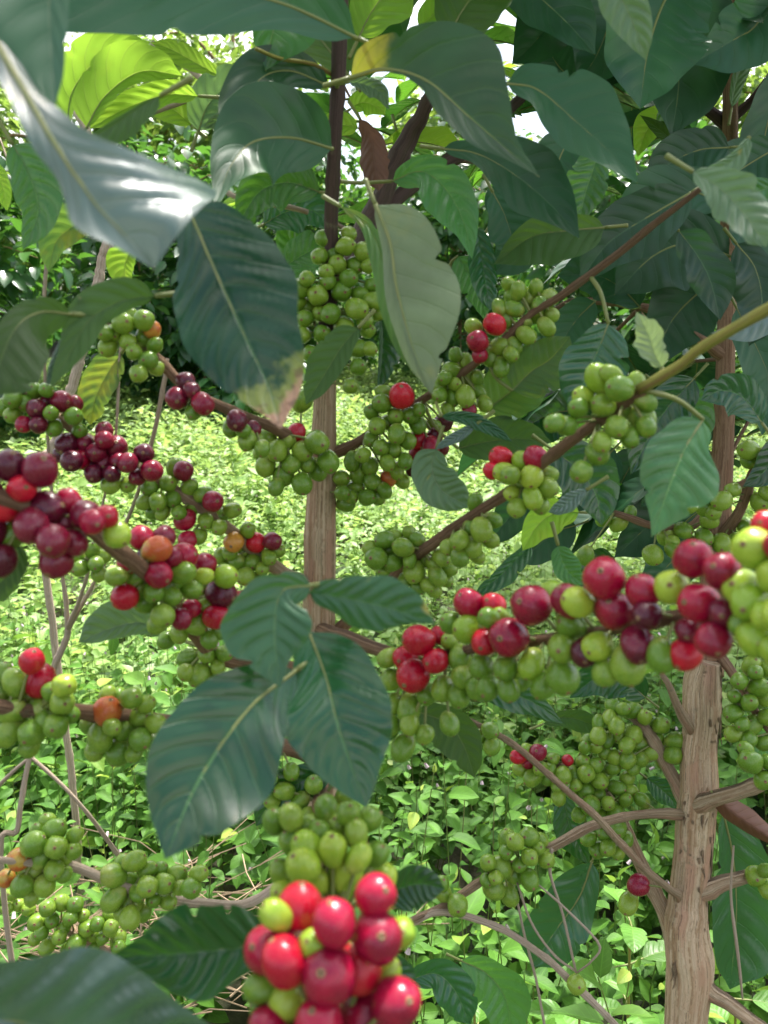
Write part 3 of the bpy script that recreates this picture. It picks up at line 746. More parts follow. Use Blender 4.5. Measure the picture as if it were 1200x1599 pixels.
TREES = [(-3.9, 14.5, 6.2, 2.3, 'tallest pale tree in the gap above the silvery leaf'), (-5.5, 11, 5.2, 2.2, 'pale sunlit tree beyond the shrubs at far left'),
         (-2.2, 12.5, 5.8, 2.3, 'pale sunlit tree beyond the shrubs, left of the central stem'),
         (.9, 13.5, 5.0, 2.3, 'pale sunlit tree beyond the shrubs behind the central canopy'),
         (4.2, 12, 5.4, 2.2, 'pale sunlit tree beyond the shrubs behind the right hand canopy'),
         (7.3, 14, 6.2, 2.6, 'pale sunlit tree beyond the shrubs at the far right')]
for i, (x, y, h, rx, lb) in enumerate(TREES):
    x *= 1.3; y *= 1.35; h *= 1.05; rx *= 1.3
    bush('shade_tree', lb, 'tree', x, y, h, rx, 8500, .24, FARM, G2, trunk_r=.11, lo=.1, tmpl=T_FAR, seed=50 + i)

# ================================================================== COFFEE TREES
def gnd(x, y, d):
    p = P(x, y, d); return Vector((p.x, p.y, ground_z(p.x, p.y) - .02))
# ---------------- centre tree
b = gnd(505, 1300, .60)
T1 = Tree('coffee_tree', b, 'coffee tree with the slender central stem, loaded with green and red cherries', 'coffee tree')
T1.branch([(545, -160, .50, 9), (537, -40, .51, 10), (533, 60, .52, 12), (526, 160, .53, 11), (521, 290, .55, 11), (515, 400, .57, 11), (510, 520, .58, 13)], 'dark', 'stem', rough=.05)
p = P(503, 1300, .62); gp = (b.x, b.y, b.z, .017)
T1.branch([(510, 510, .58, 13), (508, 620, .59, 17), (503, 740, .60, 22), (501, 850, .60, 24), (498, 1000, .61, 25), (503, 1150, .62, 26), (505, 1300, .62, 27)], 'tan', 'trunk', seg=36, rough=.055,
          extra=[(p.x, p.y - .02, .5, .0145), gp], step=.004)
T1.branch([(488, 915, .60, 15), (455, 900, .59, 12), (400, 860, .57, 10), (330, 805, .55, 9), (250, 750, .54, 9), (170, 705, .53, 8), (110, 665, .52, 8), (30, 610, .51, 7), (-50, 560, .50, 6)], 'tan')
T1.branch([(500, 1060, .61, 16), (420, 1042, .56, 13), (340, 1022, .50, 12), (290, 975, .46, 12), (235, 900, .41, 13), (175, 852, .38, 13), (120, 815, .36, 13), (40, 790, .34, 13), (-80, 750, .32, 12)], 'brown')
T1.branch([(500, 1180, .61, 14), (400, 1160, .54, 12), (250, 1125, .47, 12), (130, 1113, .44, 12), (40, 1110, .42, 11), (-60, 1095, .41, 9)], 'brown')
T1.branch([(505, 1320, .62, 10.5), (400, 1405, .60, 6.8), (310, 1408, .57, 6.8), (200, 1385, .54, 6.8), (110, 1352, .52, 7.5), (20, 1345, .50, 5.2), (-60, 1330, .49, 5.2)], 'grey')
T1.branch([(504, 1385, .62, 10), (400, 1450, .66, 10), (260, 1500, .69, 10), (170, 1490, .70, 10), (100, 1445, .71, 8), (30, 1410, .72, 6), (-40, 1390, .73, 5)], 'tan')
T1.branch([(500, 985, .60, 12), (560, 1002, .55, 11), (650, 1030, .475, 9), (740, 1012, .43, 8), (840, 998, .392, 9), (940, 985, .358, 8), (1050, 965, .327, 12), (1150, 950, .305, 9), (1260, 925, .285, 9)], 'brown')
T1.branch([(512, 712, .60, 10.1), (560, 690, .59, 7.8), (620, 648, .58, 7.0), (700, 598, .56, 6.2), (770, 545, .54, 6.2), (830, 490, .53, 5.5), (880, 460, .52, 6.2), (960, 400, .50, 6.2), (1030, 345, .48, 5.5), (1100, 290, .46, 3.9), (1140, 255, .45, 2.3)], 'brown')
T1.branch([(503, 1015, .61, 11.9), (560, 955, .60, 10.2), (620, 895, .57, 9.3), (665, 858, .54, 9.3), (720, 815, .51, 8.5), (800, 765, .48, 8.5), (860, 712, .45, 9.3), (940, 655, .41, 9.3), (1000, 610, .39, 9.3)], 'brown')
T1.branch([(1000, 610, .39, 8.8), (1060, 572, .375, 8.0), (1100, 540, .365, 8.8), (1200, 480, .345, 8.8), (1290, 430, .33, 7.2)], 'green')
T1.branch([(505, 1215, .61, 16), (506, 1275, .52, 16), (512, 1370, .40, 14), (518, 1450, .33, 14), (525, 1550, .28, 13), (530, 1680, .245, 10)], 'brown')
T1.branch([(512, 705, .60, 9), (470, 692, .56, 9), (430, 668, .53, 9), (385, 650, .51, 8), (300, 612, .49, 8), (245, 560, .48, 8), (200, 530, .48, 7), (150, 500, .47, 5)], 'brown')
T1.branch([(518, 470, .58, 11), (560, 370, .66, 14), (605, 285, .70, 16), (640, 215, .70, 15), (668, 160, .68, 10), (700, 60, .66, 6)], 'dark')
T1.branch([(565, 365, .66, 10), (610, 320, .70, 11), (680, 265, .74, 12), (745, 220, .76, 11), (800, 170, .78, 8), (860, 100, .8, 5)], 'dark')
T1.branch([(512, 440, .57, 8), (560, 410, .60, 7), (640, 420, .64, 6), (720, 440, .68, 5)], 'brown')
T1.branch([(541, -100, .50, 8), (470, -140, .48, 6), (300, -160, .42, 5), (70, -240, .30, 5)], 'green')
T1.branch([(543, -140, .50, 8), (300, -230, .42, 6), (60, -200, .32, 5), (-70, -80, .27, 5), (-60, 0, .25, 3)], 'green')
T1.branch([(527, 122, .53, 4), (490, 100, .52, 3), (440, 92, .50, 3), (400, 78, .49, 2.5)], 'green')
T1.branch([(521, 235, .55, 5), (480, 220, .53, 3), (430, 214, .52, 3)], 'green')
T1.branch([(540, -80, .51, 8), (640, -120, .49, 6), (760, -110, .46, 5), (940, -80, .40, 5)], 'green')

# --- traced leaves (photo pixels, base to tip)
L = T1.leaf
# top left
L('ds', [(70, -220), (75, -80), (80, 60), (86, 168)], [40, 34, 24], [95, 110, 60], [.27, .24], label='large dark leaf hanging at the top left corner')
L('ds', [(560, 60), (440, 5), (300, -25), (100, -30), (-40, -20)], [50, 92, 100, 80], [60, 80, 80, 60], [.42, .33], wave=.03)
L('md', [(560, -40), (470, -20), (430, 40), (415, 110)], [60, 90, 60], [40, 45, 25], [.52, .5])
L('yl', [(545, 118), (500, 60), (450, 0), (400, -60)], [30, 60, 60], [50, 70, 50], [.60, .62])
L('lt', [(105, 205), (115, 140), (160, 90), (235, 66)], [32, 40, 26], [10, 12, 12], .60, label='bright yellow green leaf lit from behind near the upper left')
L('lt', [(135, 200), (165, 150), (220, 112), (285, 118)], [38, 50, 30], [14, 18, 16], .56)
L('lt', [(310, 150), (260, 148), (200, 168), (140, 200)], [18, 24, 16], [20, 22, 16], .58)
L('lt', [(345, 120), (310, 100), (270, 78), (235, 66)], [12, 20, 10], [12, 18, 10], .62)
L('lt', [(300, 195), (270, 170), (230, 150), (200, 150)], [22, 26, 18], [20, 22, 12], .66)
L('gr', [(310, 205), (325, 165), (355, 135), (400, 118)], [26, 34, 22], [36, 50, 32], .60)
L('si', [(-40, 10), (30, 130), (85, 225), (150, 320), (200, 372), (241, 420)], [20, 28, 50, 160, 195], [18, 22, 30, 38, 34], [.25, .235, .23, .235, .24], fa=-.75, fb=.5, wave=.24, corr=.0022, label='large silvery leaf with a wavy edge and sky sheen painted into its colour at upper left')
L('un', [(250, 150), (215, 170), (170, 200), (118, 228)], [28, 36, 16], [4, 6, 4], .34)
L('gr', [(395, 180), (370, 185), (340, 190), (318, 200)], [14, 18, 10], [14, 16, 8], .5)
L('ds', [(520, 232), (455, 215), (395, 222), (360, 260), (335, 325)], [60, 80, 60, 20], [60, 80, 50, 20], [.50, .42], label='dark drooping leaf left of the upper stem')
L('ds', [(516, 135), (450, 110), (400, 130), (375, 200), (350, 280)], [30, 55, 60, 40], [30, 40, 40, 20], [.53, .46])
L('tp', [(292, 318), (335, 420), (385, 530), (420, 605), (440, 670)], [88, 108, 92, 62], [46, 84, 88, 50], [.345, .30], fa=.18, fb=.12, corr=.0020, label='large glossy dark leaf whose tip has turned yellow and brown')
L('un', [(243, 462), (190, 470), (140, 500), (105, 560), (78, 606)], [16, 20, 24, 12], [34, 38, 24, 14], [.36, .33], fa=-.3, label='arched olive leaf seen from below at the left edge')
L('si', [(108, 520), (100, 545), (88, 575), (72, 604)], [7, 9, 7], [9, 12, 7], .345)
L('un', [(112, 490), (60, 488), (20, 520), (-20, 620)], [40, 60, 60], [22, 24, 12], [.34, .30], fa=-.2)
L('yl', [(190, 552), (170, 580), (150, 620), (141, 664)], [22, 26, 18], [26, 30, 20], .52)
L('lt', [(-15, 250), (0, 280), (8, 305), (12, 330)], [12, 15, 9], [12, 14, 9], .5)
L('md', [(20, 225), (45, 270), (60, 330), (36, 390)], [30, 45, 26], [26, 30, 16], .48)
L('yl', [(175, 330), (130, 345), (90, 375), (76, 425)], [20, 28, 14], [22, 34, 18], .52, label='yellowing leaf with a brown ringed spot near the left edge')
L('lt', [(215, 380), (200, 400), (195, 425), (205, 450)], [14, 16, 9], [26, 28, 14], .55)
L('md', [(500, 300), (450, 285), (405, 300), (372, 350)], [34, 46, 22], [30, 40, 20], .56)
L('md', [(440, 420), (470, 400), (500, 385), (530, 380)], [22, 30, 18], [22, 30, 18], .64)
L('dk', [(412, 350), (450, 330), (490, 330), (520, 360)], [24, 34, 18], [30, 40, 20], .66)
L('md', [(480, 480), (470, 440), (462, 400), (440, 340)], [20, 28, 18], [22, 28, 15], .68)
# top centre
L('yb', [(545, 122), (600, 108), (665, 125), (730, 180), (800, 240), (842, 275)], [52, 88, 100, 62, 22], [6, 16, 34, 36, 16], [.43, .38], label='dark leaf with a bright yellow patch near its base right of the upper stem')
L('lt', [(560, 60), (580, 20), (610, -20), (650, -60)], [30, 45, 30], [40, 55, 30], .58)
L('yl', [(700, 60), (720, 20), (750, -20), (790, -70)], [40, 60, 30], [50, 60, 40], .60)
L('lt', [(655, 45), (680, 20), (710, -5), (750, -30)], [20, 26, 12], [20, 26, 12], .64)
L('lt', [(548, 170), (565, 160), (585, 165), (602, 180)], [16, 20, 12], [16, 22, 12], .68)
L('lt', [(560, 200), (530, 195), (505, 205), (480, 225)], [18, 22, 12], [16, 20, 10], .66)
L('gr', [(545, 128), (570, 132), (595, 145), (608, 172)], [8, 14, 6], [10, 18, 8], .5)
L('br', [(562, 185), (580, 215), (585, 250), (592, 298)], [14, 24, 18], [12, 24, 16], .62, fa=-.7, fb=-.7, wave=.12, label='curled dead brown leaf hanging among the upper stems')
L('lt', [(620, 205), (625, 225), (622, 250), (608, 265)], [10, 12, 6], [10, 12, 6], .74)
L('md', [(612, 283), (660, 268), (700, 300), (725, 350), (738, 405)], [22, 34, 32, 16], [30, 46, 40, 18], [.56, .52], corr=.002)
L('pm', [(586, 318), (610, 380), (620, 450), (644, 540), (674, 616)], [66, 92, 88, 48], [14, 18, 20, 14], [.42, .39], fa=.12, fb=-.6, label='pale two toned leaf hanging beside the upper cluster, its left edge folded under')
L('yl', [(532, 322), (575, 352), (606, 430), (632, 530), (668, 604)], [8, 10, 8], [14, 22, 26, 16], [.46, .41])
L('un', [(560, 512), (535, 540), (510, 580), (478, 632)], [18, 22, 14], [26, 34, 20], [.50, .49], label='almost black leaf hanging in front of the central stem')
L('dk', [(592, 480), (598, 520), (596, 570), (590, 612)], [24, 30, 14], [4, 6, 4], .60)
L('dk', [(745, 355), (752, 400), (758, 440), (766, 486)], [16, 20, 14], [18, 24, 16], .58)
L('md', [(715, 400), (740, 440), (752, 470), (757, 500)], [18, 24, 12], [24, 26, 12], .66)
L('ds', [(690, 232), (745, 240), (800, 270), (860, 320), (905, 372)], [20, 50, 56, 30], [18, 40, 46, 24], [.54, .5])
L('ds', [(790, 130), (840, 140), (900, 190), (950, 235), (996, 285)], [40, 66, 60, 30], [30, 46, 44, 24], [.50, .45], label='broad dark leaf with a pale midrib at upper right')
L('ds', [(770, 300), (790, 340), (800, 390), (770, 430)], [30, 46, 30], [26, 36, 22], .62)
L('md', [(935, 235), (925, 270), (915, 300), (905, 345)], [22, 30, 18], [28, 36, 22], .58, corr=.002)
L('un', [(945, 355), (890, 360), (830, 370), (772, 412)], [40, 55, 34], [22, 26, 14], .56, corr=.002)
L('ds', [(1080, 300), (1010, 340), (950, 380), (905, 440)], [40, 55, 30], [34, 46, 26], .58)
# lower centre
L('dk', [(482, 985), (510, 1060), (530, 1140), (572, 1262)], [70, 90, 80, 44], [48, 72, 72, 36], [.335, .30], fa=.22, fb=.22, corr=.0016, label='broad dark glossy leaf pointing down below the central stem, right one of the pair')
L('dk', [(464, 1046), (388, 1108), (310, 1220), (258, 1342)], [66, 96, 100, 56], [62, 92, 86, 50], [.325, .27], fa=.2, fb=.2, corr=.0014, label='broad dark glossy leaf reaching down left, the largest below the central stem')
L('sp', [(488, 914), (440, 925), (430, 990), (438, 1074)], [34, 54, 52, 18], [32, 70, 84, 38], [.318, .305], fa=.15, fb=.2, label='small dark green leaf folded down in front of the stem, above the big pair')
L('sp', [(482, 925), (540, 934), (610, 950), (680, 974)], [30, 42, 46, 34], [26, 42, 38, 14], [.32, .31], fa=.12, fb=-.1, label='dark green leaf lying sideways across the stem with small pale scars')
L('gr', [(262, 990), (220, 972), (170, 982), (122, 1004)], [16, 20, 12], [24, 40, 26], [.50, .48], fa=.1, fb=.1, corr=.002)
L('dk', [(432, 1474), (350, 1482), (260, 1490), (176, 1494)], [40, 66, 62, 26], [66, 86, 72, 36], [.30, .285], fa=.15, fb=.2, corr=.0024, label='dark ribbed glossy leaf pointing left beside the large red cherries')
L('gg', [(-140, 1575), (0, 1590), (140, 1615), (260, 1632), (372, 1635)], [95, 125, 135, 84], [60, 80, 70, 40], [.25, .235], fa=.15, fb=.1, corr=.0036, label='broad ribbed grey green leaf filling the bottom left corner')
L('dk', [(600, 1400), (630, 1385), (660, 1380), (695, 1388)], [26, 34, 20], [30, 38, 22], .36)
L('dk', [(575, 1500), (600, 1510), (625, 1530), (645, 1560)], [24, 34, 16], [22, 28, 16], .40)
L('dk', [(520, 1200), (470, 1220), (430, 1245), (400, 1290)], [24, 34, 20], [24, 32, 20], .56)
L('un', [(650, 1110), (700, 1130), (725, 1165), (742, 1215)], [24, 32, 20], [34, 38, 20], .52)
L('dk', [(720, 1080), (770, 1075), (830, 1095), (880, 1130)], [14, 20, 10], [20, 26, 14], .56)
L('un', [(30, 850), (20, 880), (0, 910), (-30, 950)], [24, 30, 16], [30, 30, 16], .36)
L('dk', [(250, 1480), (240, 1500), (220, 1520), (190, 1540)], [12, 16, 8], [12, 16, 8], .5)
# right of centre
L('md', [(1098, 655), (1070, 700), (1045, 760), (1018, 838)], [34, 68, 62, 30], [44, 62, 46, 18], [.40, .375], fa=.2, fb=.15, corr=.0016, label='fresh green glossy leaf hanging in front of the right hand stem')
L('pm', [(1034, 574), (1022, 550), (1012, 520), (994, 487)], [20, 26, 14], [16, 22, 10], [.40, .39], wave=.16, label='small pale insect damaged leaf standing on the upper right branch')
L('gr', [(1170, 215), (1145, 250), (1105, 268), (1084, 280)], [14, 20, 10], [8, 10, 4], .42)
L('gr', [(1082, 268), (1125, 295), (1165, 338), (1197, 386)], [26, 40, 36], [30, 40, 30], [.38, .36], wave=.14, label='grey green leaf with a ragged edge at the right border')
L('gr', [(920, -60), (960, -20), (990, 40), (1009, 94)], [30, 34, 20], [38, 40, 26], [.40, .42], label='pale blue green leaf tip hanging from the top border')
L('dk', [(950, 505), (935, 545), (915, 590), (890, 640)], [40, 54, 34], [30, 50, 34], .50, corr=.002)
L('yl', [(800, 610), (830, 580), (860, 560), (890, 525)], [32, 40, 24], [40, 46, 28], .54)
L('yl', [(760, 640), (800, 610), (820, 590), (850, 560)], [40, 50, 30], [36, 46, 28], .58)
L('un', [(715, 700), (760, 690), (810, 685), (862, 690)], [30, 36, 20], [26, 30, 18], .58)
L('dk', [(690, 650), (730, 652), (770, 670), (800, 690)], [8, 10, 6], [10, 14, 8], .53)
L('gr', [(682, 700), (675, 730), (690, 765), (735, 792)], [26, 34, 26], [30, 34, 18], .54, corr=.002)
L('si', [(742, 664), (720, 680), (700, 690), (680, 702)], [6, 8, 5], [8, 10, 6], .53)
L('dk', [(860, 700), (900, 730), (930, 770), (940, 820)], [36, 46, 26], [36, 44, 24], .56)
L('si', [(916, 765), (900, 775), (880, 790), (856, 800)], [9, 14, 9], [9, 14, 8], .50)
L('lt', [(905, 800), (870, 800), (840, 820), (816, 860)], [24, 30, 16], [22, 26, 14], .60)
L('md', [(872, 852), (880, 880), (895, 900), (915, 912)], [18, 24, 12], [16, 20, 10], .52)
L('dk', [(830, 850), (800, 880), (780, 900), (740, 930)], [16, 20, 12], [10, 12, 8], .62)

# --- cherries of the centre tree
K = lambda d, s, label=None, slope=None: cluster(T1, d, s, label, slope)
K(.265, '468 1415 33 r;522 1443 33 m;587 1397 32 m;590 1463 36 m;445 1503 34 r;418 1483 35 m;513 1523 40 m;562 1512 34 r;620 1565 38 m;570 1590 38 m;498 1600 36 m;465 1470 22 m;420 1602 30 m;625 1457 20 y;493 1475 25 y;450 1565 28 y;420 1575 24 g;598 1520 14 y;410 1543 22 g;432 1430 22 y;520 1625 34 m;600 1635 34 r;450 1640 34 m', 'big bunch of crimson cherries nearest the lens')
K(.335, '478 1320 22 y;473 1352 26 y;520 1328 24 y;500 1303 18 g;557 1303 20 g;528 1290 18 g;483 1290 18 g;560 1340 20 y;588 1335 18 g;540 1363 27 y;525 1390 28 y;497 1377 20 y;440 1365 20 g;455 1315 16 g;442 1393 18 y;597 1370 22 y;455 1277 14 g;430 1283 13 g;575 1280 14 g;510 1265 14 g;545 1272 14 g', 'yellow green cherries just above the big crimson bunch')
K(.56, '420 1210 15 g;445 1235 15 g;470 1250 14 g;425 1250 13 g;455 1205 13 g;490 1225 14 g;540 1240 14 g;520 1260 14 g;400 1235 12 g;480 1275 14 g')
K(.47, '655 1000 23 r;687 993 14 r;633 1027 19 r;645 1055 25 r;682 1032 19 r;718 1025 19 g;703 1002 13 g;692 1075 18 g;667 1083 17 g;640 1105 19 g;610 1062 17 g;723 1057 17 g;717 1085 18 g;607 1027 16 g;630 1167 19 g;607 1133 17 g;613 1100 16 g;663 1147 14 g;702 1130 16 g;745 1075 17 g;640 1130 15 g', slope=.44)
K(.42, '733 943 23 m;771 945 19 r;730 982 22 y;703 973 16 g;763 965 16 g;757 1003 20 r;796 995 30 m;752 1042 19 g;763 1073 20 g;790 1043 18 g;829 945 30 m;831 1037 22 y;795 1075 18 g;862 928 20 y;850 1070 20 g;815 1058 17 g;780 965 16 g', slope=.38)
K(.37, '943 902 32 m;960 953 29 m;1003 923 26 m;997 1006 28 d;888 940 26 m;904 941 24 y;893 977 22 g;878 1012 22 g;934 1009 23 y;913 1020 22 d;879 1057 25 g;980 1037 26 g;1033 1022 24 g;945 1050 20 g;1010 960 22 d;925 930 16 d;1050 917 26 y', slope=.325, label='dark crimson and yellow green cherries in the middle of the right hand bunch')
K(.315, '1083 872 29 m;1130 892 29 m;1091 942 29 m;1070 1022 24 r;1114 1000 27 m;1130 958 24 d;1160 975 20 g;1105 975 18 d;1075 985 16 d', slope=.295)
K(.285, '1180 857 33 y;1160 918 30 y;1172 937 30 y;1182 995 32 y;1197 820 20 r;1210 900 28 y;1195 960 22 y;1225 850 28 m;1222 960 28 y;1215 1015 26 y', slope=.27, label='large pale yellow green cherries at the right border')
K(.405, '935 592 20 y;968 607 21 g;913 622 18 y;943 633 19 g;978 638 14 g;1002 652 19 g;963 667 17 g;983 683 16 g;1007 627 16 g;993 600 13 g;955 585 14 g;867 660 14 g;885 665 16 g;933 707 19 g;908 737 17 g;903 637 13 g;1009 667 14 g;940 690 15 g')
K(.475, '815 720 15 y;836 715 18 m;830 745 18 y;855 762 16 g;832 777 17 y;782 715 18 r;788 737 16 y;807 793 15 g;797 742 15 g;768 735 13 r;845 790 13 g;800 770 13 y;815 755 13 g;858 740 11 g')
K(.51, '718 843 15 g;752 827 18 g;738 853 16 g;718 870 14 g;765 842 14 g;735 825 13 g;700 855 13 g;742 785 13 g;770 812 12 g;745 868 12 g')
K(.555, '602 843 15 g;630 855 15 g;580 857 13 g;587 872 17 g;615 878 15 g;647 892 18 g;652 843 12 g;677 880 13 g;690 870 14 g;683 900 14 g;667 913 12 g;700 887 12 g;677 920 12 g;663 873 12 g;610 860 12 g;640 875 12 g;652 915 12 g;695 905 10 g;600 890 11 g;633 905 12 g;640 833 11 g;618 838 11 g')
K(.575, '470 450 16 g;463 473 14 g;497 462 17 g;533 455 17 g;563 460 14 g;583 470 15 g;557 482 17 g;517 490 17 g;537 510 17 g;477 497 14 g;472 523 15 g;503 522 15 g;557 543 15 g;487 553 14 g;560 573 13 g;548 603 12 g;575 517 12 g;480 480 14 g;590 490 12 g;500 490 13 g;520 530 13 g;570 500 13 g;578 545 11 g;530 560 13 g;495 580 12 g;472 627 16 g;512 440 13 g;545 435 14 g;580 445 12 g;480 435 12 g', 'crowded green cherries around the upper stem')
K(.575, '508 373 14 g;540 385 15 g;567 393 14 g;527 413 14 g;590 405 13 g;555 415 14 g;500 400 13 g;575 415 12 g;510 425 12 g;545 365 10 g;520 395 13 g')
K(.575, '628 618 19 r;597 630 15 g;618 650 14 g;642 648 13 g;652 662 14 g;590 665 15 g;620 677 15 g;637 688 13 g;595 698 13 g;615 700 13 g;580 643 12 g;567 710 13 g;605 722 13 g;633 720 13 g;600 612 12 g;605 660 12 g;580 685 13 g;655 640 11 g')
K(.60, '550 720 14 g;578 728 13 g;560 740 14 g;582 752 14 g;607 747 13 o;627 750 12 g;555 762 14 g;573 777 13 g;590 777 12 g;533 747 13 g;540 787 13 g;600 765 12 g;548 775 12 g;620 735 12 g;535 770 12 g')
K(.60, '657 710 17 m;673 697 15 m;655 687 15 r;645 733 12 d;693 660 14 d;668 720 13 m;680 680 12 d;690 700 11 d;677 664 11 g')
K(.55, '463 675 14 r;495 690 19 g;473 705 16 g;513 720 18 g;495 733 16 g;443 743 16 g;472 755 16 g;415 727 16 g;433 703 17 g;417 683 14 g;432 760 13 g;455 725 14 g;480 725 13 g;450 690 12 g;410 705 12 g')
K(.565, '727 568 14 g;705 578 14 g;730 593 13 g;727 618 16 g;687 603 14 g;687 617 13 g;707 620 13 g;748 612 10 g;757 630 12 g;733 640 11 m;710 600 12 g;695 590 11 g;745 590 10 g;712 555 10 g;700 640 11 g')
K(.545, '747 533 17 m;773 507 17 r;780 542 15 g;783 573 14 g;800 523 14 g;740 510 13 g;798 553 12 g;810 455 13 g;828 463 14 g;857 465 15 g;837 490 15 g;853 510 14 g;822 523 14 g;803 483 14 g;803 540 13 g;837 450 11 g;790 500 12 g;800 465 12 g;842 475 11 g;765 560 13 g;750 555 12 m;820 505 12 g;795 445 10 g;862 492 11 g;780 480 11 g')
K(.48, '170 542 15 g;200 533 14 g;227 528 15 g;193 505 17 g;225 500 16 g;242 540 13 g;232 563 15 g;217 583 15 g;238 515 10 o;180 520 12 g;210 550 12 g;165 520 10 g;245 575 12 g;205 495 12 g')
K(.485, '290 597 16 d;277 622 17 d;317 630 18 m;303 643 12 g;300 610 12 d')
K(.51, '370 657 17 d;387 687 15 g;360 670 12 g;395 670 13 d;410 700 13 g;380 672 12 g;400 685 12 g')
K(.51, '33 602 13 g;55 610 13 g;20 623 15 g;22 647 14 g;97 627 16 d;57 638 15 d;73 610 12 g;115 650 15 g;38 663 12 m;60 663 14 d;117 630 10 d;80 645 12 g;40 630 12 g;85 668 14 g;5 635 12 g;75 628 11 d')
K(.525, '125 673 11 g;105 693 17 d;112 720 16 d;127 717 14 m;133 693 14 d;95 710 12 d;120 700 12 d;163 672 14 d;163 687 14 m;182 698 17 d;150 707 15 d;163 723 14 d;200 723 16 d;147 740 14 d;225 708 15 d;237 735 17 m;173 757 14 g;200 757 13 g;185 720 13 d;215 745 13 d;175 740 13 d;140 725 12 d', 'maroon ripe cherries crowded along the middle left branch')
K(.55, '235 760 14 g;275 733 15 g;287 735 15 d;263 755 13 g;295 762 14 g;247 783 14 g;227 783 13 g;317 773 14 g;333 783 16 m;322 787 15 m;363 797 13 g;290 811 16 m;322 813 13 g;312 837 12 g;293 843 14 m;343 823 13 g;270 780 13 g;255 800 12 g;300 790 12 g;345 805 12 g;240 800 11 g;280 800 12 g', slope=.56)
K(.575, '365 847 15 o;400 847 16 r;425 845 14 d;347 868 14 g;370 878 13 g;395 878 13 g;387 828 13 g;420 870 13 g;383 900 14 g;410 888 11 g;360 862 12 g;380 862 12 g;352 890 12 g;405 865 12 g;395 925 14 o;400 905 11 g;380 935 13 r;435 860 10 g')
K(.35, '15 727 24 d;63 733 26 d;55 738 21 m;35 763 21 r;72 795 27 d;8 790 23 r;107 783 20 m;133 803 24 d;117 848 20 d;167 807 16 r;83 845 26 d;88 878 24 d;18 835 21 g;3 875 24 d;50 820 26 d;183 835 20 y;145 815 18 m;-20 770 24 d;-15 830 24 d;30 800 20 m;100 815 18 d;-20 730 22 m', 'large maroon and red cherries at the left border')
K(.41, '222 840 18 m;257 838 17 d;245 858 21 o;288 868 20 m;248 897 20 m;285 895 18 g;320 882 18 m;317 900 13 y;297 920 17 g;195 932 20 r;227 940 18 g;183 900 15 g;213 900 16 g;265 930 17 g;255 962 18 g;283 967 16 m;240 925 15 g;270 910 15 g;215 920 14 g;270 870 15 m;200 880 14 m;230 870 15 d;245 975 14 g', slope=.44, label='mixed bunch of red, orange and green cherries left of the central stem')
K(.46, '303 973 19 g;353 900 18 y;345 927 22 d;337 963 20 r;363 937 16 m;280 990 14 g;260 1000 14 g;327 997 13 g;320 945 15 g;310 925 14 g;330 910 14 g;300 950 13 m;345 985 13 g;375 950 12 g')
K(.56, '133 872 14 g;127 887 13 g;150 880 13 g;160 870 12 g;145 860 12 g;120 870 11 g;155 895 12 g')
K(.50, '295 1027 15 g;323 1020 14 g;312 1053 17 g;340 1040 13 g;290 1050 13 g;330 1060 12 g;350 1020 12 g')
K(.43, '50 1033 19 r;63 1063 24 r;23 1067 20 g;100 1070 19 y;97 1097 20 g;62 1107 19 g;20 1110 19 g;88 1133 20 g;50 1145 20 g;13 1143 19 g;47 1165 16 g;0 1083 18 g;80 1080 16 g;40 1085 16 g;-12 1115 18 g;70 1125 15 g;30 1125 15 g;5 1050 15 g;110 1115 14 g', 'green cherries with two bright red ones on top at the left border')
K(.46, '168 1110 22 o;205 1090 17 g;220 1120 18 g;193 1138 17 g;157 1150 20 g;187 1173 20 g;220 1155 17 g;167 1087 14 g;228 1100 14 g;150 1170 16 g;243 1130 15 g;200 1115 15 g;140 1130 13 g;175 1135 14 g;240 1155 13 g;210 1175 13 g;185 1090 14 g')
K(.52, '53 1318 19 g;85 1297 18 g;88 1323 19 g;117 1305 13 g;115 1328 13 g;30 1342 17 o;10 1372 13 o;50 1360 18 g;85 1357 16 g;35 1383 17 g;70 1383 16 g;75 1285 14 g;100 1340 13 g;65 1340 15 g;60 1300 13 g;50 1400 12 g;100 1365 11 g')
K(.55, '177 1367 19 g;210 1345 17 g;230 1358 14 g;198 1377 18 g;230 1385 16 g;178 1403 18 g;205 1410 18 g;255 1380 17 g;275 1367 16 g;298 1387 16 g;310 1365 14 g;203 1433 17 g;262 1407 13 g;250 1358 12 g;215 1395 13 g;190 1350 13 g;240 1405 12 g;280 1385 12 g;225 1425 13 g;190 1425 12 g')
K(.705, '75 1418 13 g;97 1410 13 g;118 1413 13 g;58 1440 14 g;82 1437 12 g;110 1433 12 g;135 1450 13 g;152 1443 12 g;147 1457 13 g;120 1473 14 g;173 1450 13 g;148 1482 11 g;65 1457 11 g;75 1477 12 g;93 1463 12 g;30 1413 11 g;12 1418 10 g;7 1400 11 g;20 1397 10 g;185 1467 13 g;100 1450 10 g;130 1430 10 g;160 1465 11 g;45 1420 10 g;105 1480 10 g;55 1465 10 g;185 1480 11 g;170 1430 10 g')

